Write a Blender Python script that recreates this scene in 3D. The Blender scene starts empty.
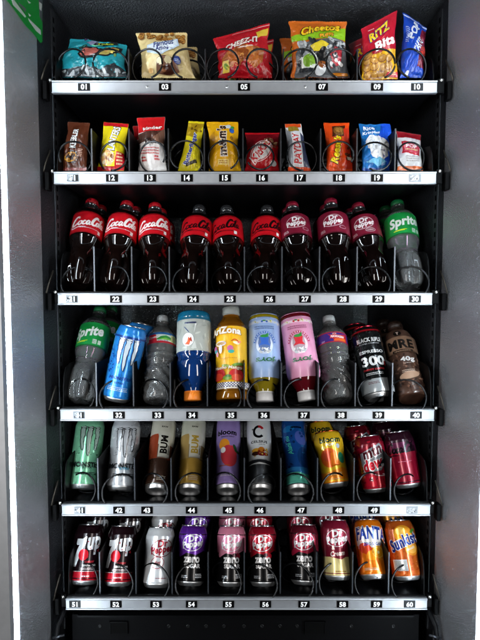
import bpy, bmesh, math, random
from mathutils import Vector, Matrix, noise
random.seed(7)
C = bpy.data.collections.new('machine'); bpy.context.scene.collection.children.link(C)
PI = math.pi
# ------------------------------------------------------------------ camera
SC = bpy.context.scene
TH = math.radians(3.4); DIST = 0.978; F = 480.0
CAM = Vector((-0.012, -DIST, 0.0))
cd = bpy.data.cameras.new('camera'); cam = bpy.data.objects.new('camera', cd); C.objects.link(cam)
cd.sensor_fit = 'VERTICAL'; cd.sensor_height = 36; cd.lens = 27.0; cd.clip_start = .02; cd.clip_end = 50
cam.location = CAM; cam.rotation_euler = (PI/2 - TH, 0, 0); SC.camera = cam
RX = Vector((1, 0, 0)); FW = Vector((0, math.cos(TH), -math.sin(TH))); UP = Vector((0, math.sin(TH), math.cos(TH)))
def ray(px, py): return (RX*((px-240)/F) - UP*((py-320)/F) + FW)
def at(px, py, y):
    d = ray(px, py); return CAM + d*((y - CAM.y)/d.y)
def far_end(B, px, py, L):
    """point on the ray through (px,py) at distance L behind B"""
    d = ray(px, py).normalized(); w = CAM - B
    b = w.dot(d); c = w.dot(w) - L*L; q = b*b - c
    t = -b + (math.sqrt(q) if q > 0 else 0)
    return CAM + d*t
# ------------------------------------------------------------------ materials
def lin(h):
    if not isinstance(h, str): return tuple(h)
    h = h.lstrip('#'); v = [int(h[i:i+2], 16)/255 for i in (0, 2, 4)]
    return tuple(c/12.92 if c <= .04045 else ((c+.055)/1.055)**2.4 for c in v)
MC = {}
def mat(col, kind='film', rough=None, metal=None):
    key = (col, kind, rough, metal)
    if key in MC: return MC[key]
    m = bpy.data.materials.new(kind); m.use_nodes = True; nt = m.node_tree; N = nt.nodes; L = nt.links
    b = N['Principled BSDF']; c = lin(col)
    pr = {'film': (.26, .0), 'ink': (.23, .35), 'label': (.38, 0), 'plastic': (.35, 0), 'metal': (.25, 1), 'black': (.55, 0),
          'liquid': (.06, 0), 'clear': (.02, 0), 'cap': (.4, 0), 'foil': (.3, .8)}[kind]
    b.inputs['Roughness'].default_value = pr[0] if rough is None else rough
    b.inputs['Metallic'].default_value = pr[1] if metal is None else metal
    tc = N.new('ShaderNodeTexCoord'); nz = N.new('ShaderNodeTexNoise'); nz.inputs['Scale'].default_value = 55; nz.inputs['Detail'].default_value = 5
    L.new(tc.outputs['Object'], nz.inputs['Vector'])
    mx = N.new('ShaderNodeMix'); mx.data_type = 'RGBA'; mx.inputs['Factor'].default_value = 1
    cr = N.new('ShaderNodeMapRange'); cr.inputs['To Min'].default_value = .86; cr.inputs['To Max'].default_value = 1.12
    L.new(nz.outputs['Fac'], cr.inputs['Value'])
    vm = N.new('ShaderNodeVectorMath'); vm.operation = 'SCALE'; vm.inputs[0].default_value = c
    L.new(cr.outputs['Result'], vm.inputs['Scale']); L.new(vm.outputs['Vector'], b.inputs['Base Color'])
    if kind in ('film', 'foil'):
        n2 = N.new('ShaderNodeTexNoise'); n2.inputs['Scale'].default_value = 42; n2.inputs['Detail'].default_value = 3; n2.inputs['Distortion'].default_value = .8
        L.new(tc.outputs['Object'], n2.inputs['Vector'])
        bp = N.new('ShaderNodeBump'); bp.inputs['Strength'].default_value = .5; bp.inputs['Distance'].default_value = .004
        L.new(n2.outputs['Fac'], bp.inputs['Height']); L.new(bp.outputs['Normal'], b.inputs['Normal'])
    if kind in ('ink', 'label'):
        b.inputs['Coat Weight'].default_value = .35; b.inputs['Coat Roughness'].default_value = .08
    if kind == 'clear':
        b.inputs['Transmission Weight'].default_value = .9; b.inputs['IOR'].default_value = 1.27; b.inputs['Coat Weight'].default_value = .6
        n2 = N.new('ShaderNodeTexNoise'); n2.inputs['Scale'].default_value = 60; n2.inputs['Detail'].default_value = 2
        L.new(tc.outputs['Object'], n2.inputs['Vector'])
        bp = N.new('ShaderNodeBump'); bp.inputs['Strength'].default_value = .4; bp.inputs['Distance'].default_value = .003
        L.new(n2.outputs['Fac'], bp.inputs['Height']); L.new(bp.outputs['Normal'], b.inputs['Normal'])
    if kind == 'black':
        b.inputs['Specular IOR Level'].default_value = .08
    if kind == 'liquid':
        b.inputs['Coat Weight'].default_value = 1; b.inputs['Coat Roughness'].default_value = .04
    m.name = kind + '_' + (col.lstrip('#') if isinstance(col, str) else 'tone'); MC[key] = m
    return m
# ------------------------------------------------------------------ objects
def tag(o, label=None, cat=None, group=None, kind=None):
    for k, v in (('label', label), ('category', cat), ('group', group), ('kind', kind)):
        if v: o[k] = v
    return o
def empty(name, mw=None):
    o = bpy.data.objects.new(name, None); C.objects.link(o); o.empty_display_size = .02
    if mw is not None: o.matrix_world = mw
    return o
def link(name, me, parent=None):
    o = bpy.data.objects.new(name, me); C.objects.link(o)
    if parent: o.parent = parent
    return o
class MB:
    """collects faces with materials, becomes ONE mesh object"""
    def __init__(s): s.v = []; s.f = []; s.m = []; s.mats = []; s.sm = []
    def mi(s, m):
        if m not in s.mats: s.mats.append(m)
        return s.mats.index(m)
    def add(s, vs, fs, m, smooth=True):
        o = len(s.v); s.v += [tuple(v) for v in vs]; k = s.mi(m)
        for f in fs: s.f.append([i+o for i in f]); s.m.append(k); s.sm.append(smooth)
    def box(s, x0, y0, z0, x1, y1, z1, m):
        vs = [(x, y, z) for z in (z0, z1) for y in (y0, y1) for x in (x0, x1)]
        s.add(vs, [(0, 2, 3, 1), (4, 5, 7, 6), (0, 1, 5, 4), (2, 6, 7, 3), (0, 4, 6, 2), (1, 3, 7, 5)], m, False)
    def lathe(s, prof, m, n=48, mod=None, mfun=None):
        """prof [(z,r)] in metres; mod(z,theta)->factor; mfun(z)->material"""
        vs = []
        for z, r in prof:
            for i in range(n):
                t = 2*PI*i/n; k = mod(z, t) if mod else 1
                vs.append((r*k*math.sin(t), -r*k*math.cos(t), z))
        o = len(s.v); s.v += vs
        for j in range(len(prof)-1):
            mm = mfun((prof[j][0]+prof[j+1][0])/2) if mfun else m
            k = s.mi(mm)
            for i in range(n):
                a = o+j*n+i; b = o+j*n+(i+1) % n
                s.f.append([a, b, b+n, a+n]); s.m.append(k); s.sm.append(True)
    def tube(s, pts, r, m, n=8):
        pts = [Vector(p) for p in pts]; vs = []
        up = Vector((.13, .21, .97)).normalized()
        for i, p in enumerate(pts):
            t = (pts[min(i+1, len(pts)-1)] - pts[max(i-1, 0)]).normalized()
            a = t.cross(up)
            if a.length < .05: a = t.cross(Vector((1, 0, 0)))
            a.normalize(); b = t.cross(a)
            for k in range(n):
                w = 2*PI*k/n; vs.append(p + a*(r*math.cos(w)) + b*(r*math.sin(w)))
        fs = [(j*n+i, j*n+(i+1) % n, (j+1)*n+(i+1) % n, (j+1)*n+i) for j in range(len(pts)-1) for i in range(n)]
        fs += [tuple(range(n-1, -1, -1)), tuple((len(pts)-1)*n+i for i in range(n))]
        s.add(vs, fs, m)
    def build(s, name, parent=None, sharp=None):
        me = bpy.data.meshes.new(name); me.from_pydata(s.v, [], s.f)
        for m in s.mats: me.materials.append(m)
        me.polygons.foreach_set('material_index', s.m); me.polygons.foreach_set('use_smooth', s.sm); me.update()
        if sharp: me.set_sharp_from_angle(angle=math.radians(sharp))
        return link(name, me, parent)
# ------------------------------------------------------------------ flat print (mm), later laid on a surface
TX = {}
def glyphs(text, bold, shear):
    bold = min(bold, .42) if bold < .75 else min(.45+(bold-.75)*.45, .8)
    key = (text, bold, shear)
    if key in TX: return TX[key]
    cu = bpy.data.curves.new('t', 'FONT'); cu.body = text; cu.size = 10; cu.offset = bold; cu.shear = shear; cu.resolution_u = 3
    cu.space_character = 1.0 + bold*.12
    ob = bpy.data.objects.new('t', cu); C.objects.link(ob)
    dg = bpy.context.evaluated_depsgraph_get(); ev = ob.evaluated_get(dg); me = ev.to_mesh()
    vs = [(v.co.x, v.co.y) for v in me.vertices]; fs = [tuple(p.vertices) for p in me.polygons]
    ev.to_mesh_clear(); bpy.data.objects.remove(ob); bpy.data.curves.remove(cu)
    x0 = min(v[0] for v in vs); x1 = max(v[0] for v in vs); y0 = min(v[1] for v in vs); y1 = max(v[1] for v in vs)
    TX[key] = (vs, fs, (x0, x1, y0, y1)); return TX[key]
class Art:
    def __init__(s, kind='ink', flip=None): s.ops = []; s.kind = kind; s.lay = 0; s.flip = flip
    def _add(s, vs, fs, col, lay=None):
        s.lay += 1
        if s.flip is not None: vs = [(-x, s.flip-y) for x, y in vs]
        m = col if not isinstance(col, (str, tuple)) else mat(col, s.kind)
        s.ops.append((vs, fs, m, s.lay)); return s
    def P(s, pts, col): return s._add(list(pts), [tuple(range(len(pts)))], col)
    def R(s, x0, y0, x1, y1, col): return s.P([(x0, y0), (x1, y0), (x1, y1), (x0, y1)], col)
    def E(s, cx, cy, rx, ry, col, rot=0, n=22):
        a = math.radians(rot); ca, sa = math.cos(a), math.sin(a); p = []
        for i in range(n):
            x = rx*math.cos(2*PI*i/n); y = ry*math.sin(2*PI*i/n); p.append((cx+x*ca-y*sa, cy+x*sa+y*ca))
        return s.P(p, col)
    def ring(s, cx, cy, rx, ry, w, col, rot=0, n=26, a0=0, a1=360):
        a = math.radians(rot); ca, sa = math.cos(a), math.sin(a); p = []; n1 = n+1
        for k in (0, 1):
            for i in range(n1):
                t = math.radians(a0+(a1-a0)*i/n); x = (rx-k*w)*math.cos(t); y = (ry-k*w)*math.sin(t); p.append((cx+x*ca-y*sa, cy+x*sa+y*ca))
        return s._add(p, [(i, i+1, n1+i+1, n1+i) for i in range(n)], col)
    def S(s, pts, w, col, taper=.35, n=5):
        """brush stroke through pts"""
        P = [Vector((p[0], p[1], 0)) for p in pts]; q = []
        for i in range(len(P)-1):
            p0 = P[max(i-1, 0)]; p1 = P[i]; p2 = P[i+1]; p3 = P[min(i+2, len(P)-1)]
            for k in range(n):
                t = k/n; q.append(.5*((2*p1)+(p2-p0)*t+(2*p0-5*p1+4*p2-p3)*t*t+(3*p1-p0-3*p2+p3)*t**3))
        q.append(P[-1]); m = len(q); vs = []
        for i, p in enumerate(q):
            t = (q[min(i+1, m-1)]-q[max(i-1, 0)]); t = t.normalized() if t.length > 1e-9 else Vector((1, 0, 0))
            ww = w*.5*(taper+(1-taper)*math.sin(PI*i/(m-1))**.5); nn = Vector((-t.y, t.x, 0))*ww
            vs += [(p.x+nn.x, p.y+nn.y), (p.x-nn.x, p.y-nn.y)]
        return s._add(vs, [(2*i, 2*i+1, 2*i+3, 2*i+2) for i in range(m-1)], col)
    def T(s, text, cx, cy, h, w=None, col='#ffffff', bold=.25, shear=0, rot=0, arch=0, out=None, ow=.35):
        if out: s.T(text, cx, cy, h*1.12, (w*1.05 if w else None), out, bold+ow, shear, rot, arch)
        vs, fs, (x0, x1, y0, y1) = glyphs(text, bold, shear)
        k = h/(y1-y0); kx = w/(x1-x0) if w else k; a = math.radians(rot); ca, sa = math.cos(a), math.sin(a); r = []
        hw = max(1e-6, (x1-x0)*kx/2)
        for x, y in vs:
            X = (x-(x0+x1)/2)*kx; Y = (y-(y0+y1)/2)*k
            if arch: Y += arch*(1-(X/hw)**2)
            r.append((cx+X*ca-Y*sa, cy+X*sa+Y*ca))
        return s._add(r, fs, col)
    def blobs(s, x0, y0, x1, y1, n, r, cols, seed=1, asp=.7):
        rd = random.Random(seed)
        for i in range(n):
            s.E(rd.uniform(x0, x1), rd.uniform(y0, y1), r*rd.uniform(.6, 1.3), r*asp*rd.uniform(.6, 1.3), rd.choice(cols), rd.uniform(0, 180), 10)
        return s
    def small(s, cx, cy, w, rows, col, h=1.3, gap=2.4, seed=1):
        """lines of fine print, as short dashes"""
        rd = random.Random(seed)
        for j in range(rows):
            x = cx-w/2
            while x < cx+w/2-1:
                l = rd.uniform(1.2, 3.4); s.R(x, cy-j*gap, min(x+l, cx+w/2), cy-j*gap+h, col); x += l+.7
        return s
    def lay_on(s, mb, surf, gu, gv, off=.0001, clip=None, step=.00003):
        bm = bmesh.new(); mats = []
        for vs, fs, m, lay in s.ops:
            if m not in mats: mats.append(m)
            k = mats.index(m); bv = [bm.verts.new((x, y, lay)) for x, y in vs]
            for f in fs:
                if len(set(f)) < 3: continue
                try: fc = bm.faces.new([bv[i] for i in f]); fc.material_index = k
                except ValueError: pass
        if clip:
            for co, no in (((clip[0], 0, 0), (-1, 0, 0)), ((clip[2], 0, 0), (1, 0, 0)), ((0, clip[1], 0), (0, -1, 0)), ((0, clip[3], 0), (0, 1, 0))):
                bmesh.ops.bisect_plane(bm, geom=bm.verts[:]+bm.edges[:]+bm.faces[:], plane_co=co, plane_no=no, clear_outer=True)
        if not bm.verts: bm.free(); return
        xs = [v.co.x for v in bm.verts]; ys = [v.co.y for v in bm.verts]
        for g, lo, hi, ax in ((gu, min(xs), max(xs), 0), (gv, min(ys), max(ys), 1)):
            if not g: continue
            k = math.floor(lo/g)+1
            while k*g < hi:
                co = (k*g, 0, 0) if ax == 0 else (0, k*g, 0); no = (1, 0, 0) if ax == 0 else (0, 1, 0)
                bmesh.ops.bisect_plane(bm, geom=bm.verts[:]+bm.edges[:]+bm.faces[:], plane_co=co, plane_no=no); k += 1
        bm.verts.ensure_lookup_table(); pos = []; cache = {}
        for v in bm.verts:
            key = (round(v.co.x, 4), round(v.co.y, 4))
            if key not in cache: cache[key] = surf(v.co.x, v.co.y)
            p, n = cache[key]; pos.append(p+n*(off+step*v.co.z))
        idx = {v: i for i, v in enumerate(bm.verts)}
        for k, m in enumerate(mats):
            fs = []
            for f in bm.faces:
                if f.material_index != k: continue
                i = [idx[v] for v in f.verts]
                n2 = f.normal.z
                if s.flip is not None: pass
                fs.append(i if n2 > 0 else i[::-1])
            used = sorted({i for f in fs for i in f}); rem = {i: j for j, i in enumerate(used)}
            mb.add([pos[i] for i in used], [[rem[i] for i in f] for f in fs], m)
        bm.free()
def prof_r(prof, z):
    for (z0, r0), (z1, r1) in zip(prof, prof[1:]):
        if z0 <= z <= z1 and z1 > z0: return r0+(r1-r0)*(z-z0)/(z1-z0)
    return prof[-1][1] if z > prof[-1][0] else prof[0][1]
def cyl_surf(prof, yaw=0):
    y = math.radians(yaw)
    rr = max(r for z, r in prof)
    def f(u, v):
        z = v*.001; r = prof_r(prof, z); t = u*.001/rr + y; s = (prof_r(prof, z+.001)-prof_r(prof, z-.001))/.002
        n = Vector((math.sin(t), -math.cos(t), -s)).normalized()
        return Vector((r*math.sin(t), -r*math.cos(t), z)), n
    return f
def frame_from(B, A, spin=0):
    Fv = (CAM-B); Fv = (Fv-A*Fv.dot(A)).normalized()
    R = A.cross(Fv); M = Matrix((R, -Fv, A)).transposed().to_4x4(); M.translation = B
    return M @ Matrix.Rotation(math.radians(spin), 4, 'Z')
def place(base, top, L, yb, inv=False, spin=0):
    """matrix for an item whose LOWER end shows at base px, UPPER end at top px (or leans back top degrees)"""
    B = at(base[0], base[1], yb)
    if isinstance(top, tuple): T = far_end(B, top[0], top[1], L); A = (T-B).normalized()
    else: A = Vector((0, math.sin(math.radians(top)), math.cos(math.radians(top))))
    if inv: return frame_from(B+A*L, -A, spin)
    return frame_from(B, A, spin)
# ------------------------------------------------------------------ cans
SIL = mat('#e2e4e6', 'metal', .42); SIL2 = mat('#9a9da2', 'metal', .35); DARKHOLE = mat('#0a0a0b', 'black')
def can_profile(kind):
    R, H, rn, rb = {'std': (.033, .1225, .0265, .0245), 'sleek': (.0288, .156, .0262, .0235), 'tall': (.033, .158, .0270, .0250), 'tallx': (.033, .166, .0270, .0250), 'sleekx': (.0288, .174, .0262, .0240)}[kind]
    k = .006 if kind[:2] == 'sl' else .011
    wall = [(.0095, rb+(R-rb)*.86), (.0135, R), (.0142, R), (.0155, R), (H-k-.0105, R), (H-k-.0092, R), (H-k-.0085, R), (H-k-.004, R-(R-rn)*.25), (H-.006, rn+.0022), (H-.003, rn)]
    return R, H, rn, rb, wall
def can(name, kind, body, art, M, lid='#c9ccd0', yaw=0, topcol=None, botcol=None, copyof=None):
    R, H, rn, rb, wall = can_profile(kind); root = empty(name, M)
    b = MB(); bodym = mat(body, 'ink'); fine = []
    for (z0, r0), (z1, r1) in zip(wall, wall[1:]):
        n = 1 if abs(r1-r0) < 1e-5 else 3
        for i in range(n): fine.append((z0+(z1-z0)*i/n, r0+(r1-r0)*i/n))
    fine.append(wall[-1]); b.lathe(fine, bodym, 56)
    if art: art.lay_on(b, cyl_surf(wall, yaw), 2.6, 4.0, clip=(-45, 9.7, 45, H*1000-3.2))
    b.build('can_body', root)
    e = MB(); e.lathe([(.010, .0001), (.0095, .010), (.0075, .016), (.0045, .0195), (.0012, rb-.0034), (.0002, rb-.0022), (0, rb-.0010), (.0008, rb+.0003), (.003, rb+(R-rb)*.30), (.0065, rb+(R-rb)*.62), (.0096, rb+(R-rb)*.865), (.0096, rb)], SIL, 48)
    e.build('can_base', root)
    l = MB(); lm = mat(lid, 'metal', .22)
    l.lathe([(H-.003, rn), (H-.0022, rn+.0008), (H-.0008, rn+.0010), (H, rn+.0002), (H-.0006, rn-.0012), (H-.0055, rn-.0022), (H-.0060, rn-.0035), (H-.0046, rn-.0050), (H-.0046, .0001)], lm, 48)
    lo = l.build('can_lid', root)
    t = MB(); pts = [(.0075*math.cos(2*PI*i/20), .005+.012*math.sin(2*PI*i/20), H-.0032) for i in range(21)]
    t.tube(pts, .0012, lm, 6); t.build('pull_tab', lo)
    return root
# ------------------------------------------------------------------ bottles
def smooth_prof(pts, n=4):
    P = [Vector((z, r, 0)) for z, r in pts]; q = []
    for i in range(len(P)-1):
        p0 = P[max(i-1, 0)]; p1 = P[i]; p2 = P[i+1]; p3 = P[min(i+2, len(P)-1)]
        for k in range(n):
            t = k/n; v = .5*((2*p1)+(p2-p0)*t+(2*p0-5*p1+4*p2-p3)*t*t+(3*p1-p0-3*p2+p3)*t**3)
            q.append((min(max(v.x, p1.x), p2.x), max(v.y, .0001)))
    q.append((pts[-1][0], pts[-1][1])); return q
def bottle(name, pts, M, low, high, fill, art=None, lab=None, labcol=None, cap=None, caph=(0, 0, 0), petal=False, yaw=0, labkind='label', ribs=None, n=60, liner=None):
    """pts profile in mm; low/high materials below and above fill (mm); lab (z0,z1) label band"""
    root = empty(name, M); pr = smooth_prof([(z*.001, r*.001) for z, r in pts])
    def mod(z, t):
        k = 1
        if petal and z < .078:
            a = .38*(1-z/.078)**.8; k -= a*(.5-.5*math.cos(5*t+.5))**2.4
        if ribs: k += ribs(z, t)
        return k
    b = MB(); b.lathe([(pr[0][0]+.006, .0001)]+pr, low, n, mod, (lambda z: low if z < fill*.001 else high))
    b.build('bottle_body', root)
    if lab:
        l = MB(); z0, z1 = lab[0]*.001, lab[1]*.001
        lp = [(z, prof_r(pr, z)+.0006) for z in [z0+(z1-z0)*i/14 for i in range(15)]]
        l.lathe(lp, mat(labcol, labkind), 60)
        if art: art.lay_on(l, cyl_surf(lp, yaw), 2.6, 5, clip=(-56, lab[0], 56, lab[1]))
        l.build('label', root)
    if cap:
        z0, z1, r = [x*.001 for x in caph]; c = MB()
        nn = 60
        c.lathe([(z0, r*.93), (z0, r), (z0+.002, r), (z0+.0022, r*.97), (z0+.003, r*.97), (z0+.0032, r), (z1-.0015, r*.985), (z1, r*.93), (z1, .0001)], cap, nn, lambda z, t: 1+.018*(1 if int(round(t/(2*PI)*nn)) % 2 else -1) if z > z0+.003 and z < z1-.0008 else 1)
        c.build('cap', root)
    return root
# ------------------------------------------------------------------ bags and wrappers
def bag(name, corners, w, h, thick, base, art, kind='film', wr=1.0, seed=0, seal=.06, sealcol=None, backshift=0):
    """corners TL TR BR BL as 3-D points; art in mm with origin bottom left, w x h"""
    TL, TR, BR, BL = corners; cen = (TL+TR+BR+BL)/4
    z = (TL+TR-BL-BR); z.normalize(); x = (TR+BR-TL-BL); x = (x-z*x.dot(z)).normalized(); y = z.cross(x)
    Bc = (BL+BR)/2; M = Matrix((x, y, z)).transposed().to_4x4(); M.translation = Bc; Mi = M.inverted()
    q = [Mi @ c for c in corners]; so = Vector((seed*3.7, seed*1.3, seed*.7))
    W = (q[1]-q[0]).length
    def prof(s): return max(0.0, math.sin(PI*min(max(s, 0), 1)))
    def front(u, v, side=-1):
        a = min(max(u, 0), 1); c = min(max(v, 0), 1)
        p = (q[3]*(1-a)+q[2]*a)*(1-c)+(q[0]*(1-a)+q[1]*a)*c
        vv = (c-seal)/(1-2*seal); e = prof(a)**.6*prof(vv**.85)**.75 if 0 < vv < 1 else 0
        k = noise.noise(Vector((a*3.1, c*3.7, 0))+so)*.35+noise.noise(Vector((a*8, c*7, 2))+so)*.22
        cre = abs(noise.noise(Vector((a*9+c*3, c*3, 5))+so))*.5*(1-e)      # creases near the seals
        k2 = abs(noise.noise(Vector((a*6+c*5, c*9-a*3, 7))+so))
        d = thick*(e*(1+.55*k)+.14*cre+.2*wr*k*(.3+e)-.22*wr*(max(0, .16-k2)/.16)**2*(.25+.75*e))
        if side > 0: d = thick*(e*.8)+.0008
        p = p+Vector((0, side*d, 0))
        # side outline wobble
        ev = prof(vv)**.5 if 0 < vv < 1 else 0
        ser = (.0007 if (int(round(a*46)) % 2) else -.0007) if c in (0, 1) else 0
        p = p+Vector(((.5-a)*2*.045*W*ev+noise.noise(Vector((c*5, a*2, 9))+so)*.003*(wr+.3), 0, noise.noise(Vector((a*5, c*2, 4))+so)*.0022*wr+ser))
        return p
    nu, nv = 46, 46; mb = MB(); bm_ = mat(base, kind)
    for side in (-1, 1):
        vs = [front(i/nu, j/nv, side) for j in range(nv+1) for i in range(nu+1)]
        if side < 0: FV = vs
        fs = [f for j in range(nv) for i in range(nu) for f in ((j*(nu+1)+i, j*(nu+1)+i+1, (j+1)*(nu+1)+i+1), (j*(nu+1)+i, (j+1)*(nu+1)+i+1, (j+1)*(nu+1)+i))]
        if side > 0: fs = [f[::-1] for f in fs]
        mb.add(vs, fs, bm_)
    rim = [(i/nu, 0) for i in range(nu)]+[(1, j/nv) for j in range(nv)]+[(1-i/nu, 1) for i in range(nu)]+[(0, 1-j/nv) for j in range(nv)]
    vs = [front(u, v, -1) for u, v in rim]+[front(u, v, 1) for u, v in rim]; n = len(rim)
    mb.add(vs, [(i, (i+1) % n, n+(i+1) % n, n+i)[::-1] for i in range(n)], bm_)
    if seal and sealcol:
        s2 = Art(kind); s2.R(0, h*(1-seal), w, h, sealcol).R(0, 0, w, h*seal, sealcol)
        s2.ops += [(a, b, c, d+2) for a, b, c, d in art.ops]; s2.lay = art.lay+2; art = s2
    for k in range(int(w/2.2)):      # crimp lines pressed into the seals
        pass
    def surf(x_, y_):
        u, v = min(max(x_/w, 0), .99999)*nu, min(max(y_/h, 0), .99999)*nv; i, j = int(u), int(v); fu, fv = u-i, v-j
        g = lambda a, b: Vector(FV[b*(nu+1)+a])
        A0, B0, C0, D0 = g(i, j), g(i+1, j), g(i+1, j+1), g(i, j+1)
        p = A0+(B0-A0)*fu+(C0-B0)*fv if fu >= fv else A0+(D0-A0)*fv+(C0-D0)*fu
        return p, Vector((0, -1, 0))
    art.lay_on(mb, surf, w/nu, h/nv, off=.0003, step=.00003, clip=(.3, .3, w-.3, h-.3))
    o = mb.build(name); o.matrix_world = M
    return o
LEDS = 66; FILL = 16; WORLD = .03; EXPO = .1
# ------------------------------------------------------------------ measures of the machine
ROWPY = [87, 178, 299, 415, 510, 604]
RAILZ = [at(240, p, 0).z for p in ROWPY]                    # middle of each price rail
TRAYZ = [z+.0005 for z in RAILZ]
PIT = .077; XC = -.003
PX = [[84, 165, 244, 322, 377, 417], [73, 112, 150, 187, 225, 262, 300, 339, 377, 415], [72, 116, 153, 193, 230, 269.5, 305, 343, 378.5, 415],
      [79, 119, 158, 192, 231, 264, 304, 341, 378.5, 416], [80, 119, 147, 191.5, 228.5, 260, 301, 338.5, 374, 412], [75, 116, 156, 191.5, 228.5, 265.5, 304, 342.5, 376.5, 409.5]]
NUM = [['01', '03', '05', '07', '09', '10'], ['11', '12', '13', '14', '15', '16', '17', '18', '19', '20']] + [[str(a+b) for b in range(1, 11)] for a in (20, 30, 40, 50)]
EDGE = [(52, 437), (54, 436), (58, 432), (60.5, 434), (62, 430), (66, 427)]
ALU = mat('#a4a7ac', 'metal', .46, .7); BLK = mat('#050506', 'black', .5); BLK2 = mat('#0a0a0c', 'black', .4); STEEL = mat('#3a3c40', 'metal', .3, .9)
WIRE = mat('#18191b', 'plastic', .22, .5); PLATE = mat('#050506', 'black', .3); WORN = mat('#8d9094', 'black', .5); DIG = mat('#f4f5f6', 'black', .5)
EDGEM = mat('#44484e', 'metal', .35, .6)
HAND = {0: [1, 1, 1, 1, 1, 1], 4: [1, -1, 1, -1, 1, -1, 1, -1, -1, -1], 5: [1, 1, 1, -1, 1, 1, 1, -1, -1, -1], 3: [1, -1, 1, -1, 1, -1, -1, -1, -1, 1], 2: [-1, 1, 1, -1, 1, -1, 1, -1, 1, 1], 1: [1]*10}
COILR = [.033, .0315, .0325, .0325, .0305, .032]
DIGH = .0118
def coil(mb, x, z, r, pitch, hand, a0, y0, turns):
    pts = []; n = 26; N = int(turns*n)
    for i in range(N+1):
        a = a0+hand*2*PI*i/n; s = min(1, i/(n*.5))
        pts.append((x+r*math.cos(a), y0+pitch*i/n*(.35+.65*s), z+r*math.sin(a)))
    mb.tube(pts, .0020, WIRE, 8)
names = ['topmost', 'second', 'third', 'fourth', 'fifth', 'lowest']
what = ['bags of chips and cookies', 'candy bars and small sweets', 'dark soda bottles', 'mixed bottles and tall cans', 'slim energy drink cans', 'soda cans with zero sugar colas']
for r in range(6):
    z = RAILZ[r]; t = TRAYZ[r]; x0 = at(EDGE[r][0], ROWPY[r], 0).x; x1 = at(EDGE[r][1], ROWPY[r], 0).x
    M = Matrix.Translation((0, 0, z)); root = empty('vending_shelf', M)
    tag(root, '%s shelf of the machine, black tray carrying %s' % (names[r], what[r]), 'shelf', 'shelves of the vending machine')
    tr = MB(); tr.box(x0+.001, .0065, t-z-.004, x1-.001, .50, t-z-.0004, BLK2); tr.box(x0+.002, .0062, -.012, x1-.002, .010, .0155, BLK)
    hs = .100 if r > 1 else .075
    for sx in (x0+.001, x1-.003):
        pr = [(.012, -.004), (.50, -.004), (.50, hs), (.045, hs), (.030, hs-.005), (.020, hs-.018), (.014, hs-.045)]; npf = len(pr)
        tr.add([(xx, y, zz) for xx in (sx, sx+.002) for y, zz in pr], [tuple(range(npf)), tuple(range(2*npf-1, npf-1, -1))]+[(i, (i+1) % npf, npf+(i+1) % npf, npf+i) for i in range(npf)], BLK, False)
    tr.box(x0+.004, .0135, t-z-.0003, x1-.004, .49, t-z+.0001, mat('#15171a', 'metal', .28, .5)); tr.build('tray', root)
    rl = MB(); pf = [(-.0125, .0055), (-.0125, -.0005), (-.0115, -.002), (-.0098, -.0016), (-.0092, 0), (.0086, 0), (.0092, -.0018), (.0112, -.0024), (.0125, -.001), (.0125, .0055)]
    vs = [(x, y, zz) for x in (x0, x1) for zz, y in pf]; n = len(pf)
    rl.add(vs, [(i, i+1, n+i+1, n+i)[::-1] for i in range(n-1)]+[(n-1, 0, n, 2*n-1)[::-1], tuple(range(n))[::-1], tuple(n+i for i in range(n))], ALU, False)
    rl.build('price_rail', root)
    # selection numbers
    for k, px in enumerate(PX[r]):
        c = at(px, ROWPY[r], 0).x; nm = NUM[r][k]; worn = (nm in ('11', '20', '21', '31', '41', '50')); p = MB(); w = .0119
        p.box(c-w, -.0011, -.0074, c+w, -.0001, .0072, WORN if worn else PLATE)
        if worn and nm != '50' and nm != '20': p.box(c+.001, -.00125, -.0066, c+w-.001, -.0006, .0064, PLATE)
        po = p.build('number_plate', root); a = Art('black')
        a.T(nm, c*1000, -.1, 10.6, None, DIG, .34) if not worn or nm in ('21',) else a.T(nm, c*1000, -.1, 10.6, None, DIG if nm != '50' else mat('#a9acb0', 'black'), .3)
        if worn:
            rd = random.Random(r*10+k)
            for q in range(9): xx = c*1000+rd.uniform(-12, 9 if nm in ('20', '50') else -1); yy = rd.uniform(-7, 4); a.R(xx, yy, xx+rd.uniform(1, 3), yy+rd.uniform(1, 3), mat('#2a2c30' if q % 2 else '#c9ccd0', 'black'))
        d = MB(); a.lay_on(d, lambda u, v: (Vector((u*.001, -.00135, v*.001)), Vector((0, -1, 0))), 0, 0); d.build('digits', po)
    if r == 0:
        for px in (68, 147, 227, 305):
            c = at(px, 87, 0).x; m = MB(); m.lathe([(0, .0028), (.0008, .0026), (.0012, .0014), (.0012, .0001)], mat('#d8dadc', 'metal', .3), 14); so = m.build('rivet', root); so.matrix_basis = Matrix.Translation((c, -.0001, 0)) @ Matrix.Rotation(PI/2, 4, 'X')
    # dividers
    dz = .078 if r == 0 else (.100 if r == 1 else .106)
    if r == 0: dx = [at(p, 60, .006).x for p in (128, 205, 283.5, 358)]
    elif r == 1: dx = [at(p, 150, .006).x for p in (91, 128.5, 168, 204, 243, 281, 321, 357.5, 396)]
    else: dx = [XC+(k-4)*PIT for k in range(9)]
    for k, x in enumerate(dx):
        d = MB(); d.box(x-.0007, .0125, t-z, x+.0007, .42, dz, BLK); d.box(x-.0013, .0108, t-z, x+.0013, .0128, dz+.0008, EDGEM if r > 1 else mat('#2c2e32', 'metal', .4, .5))
        d.build('divider', root)
    # coils
    R = COILR[r]
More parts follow.
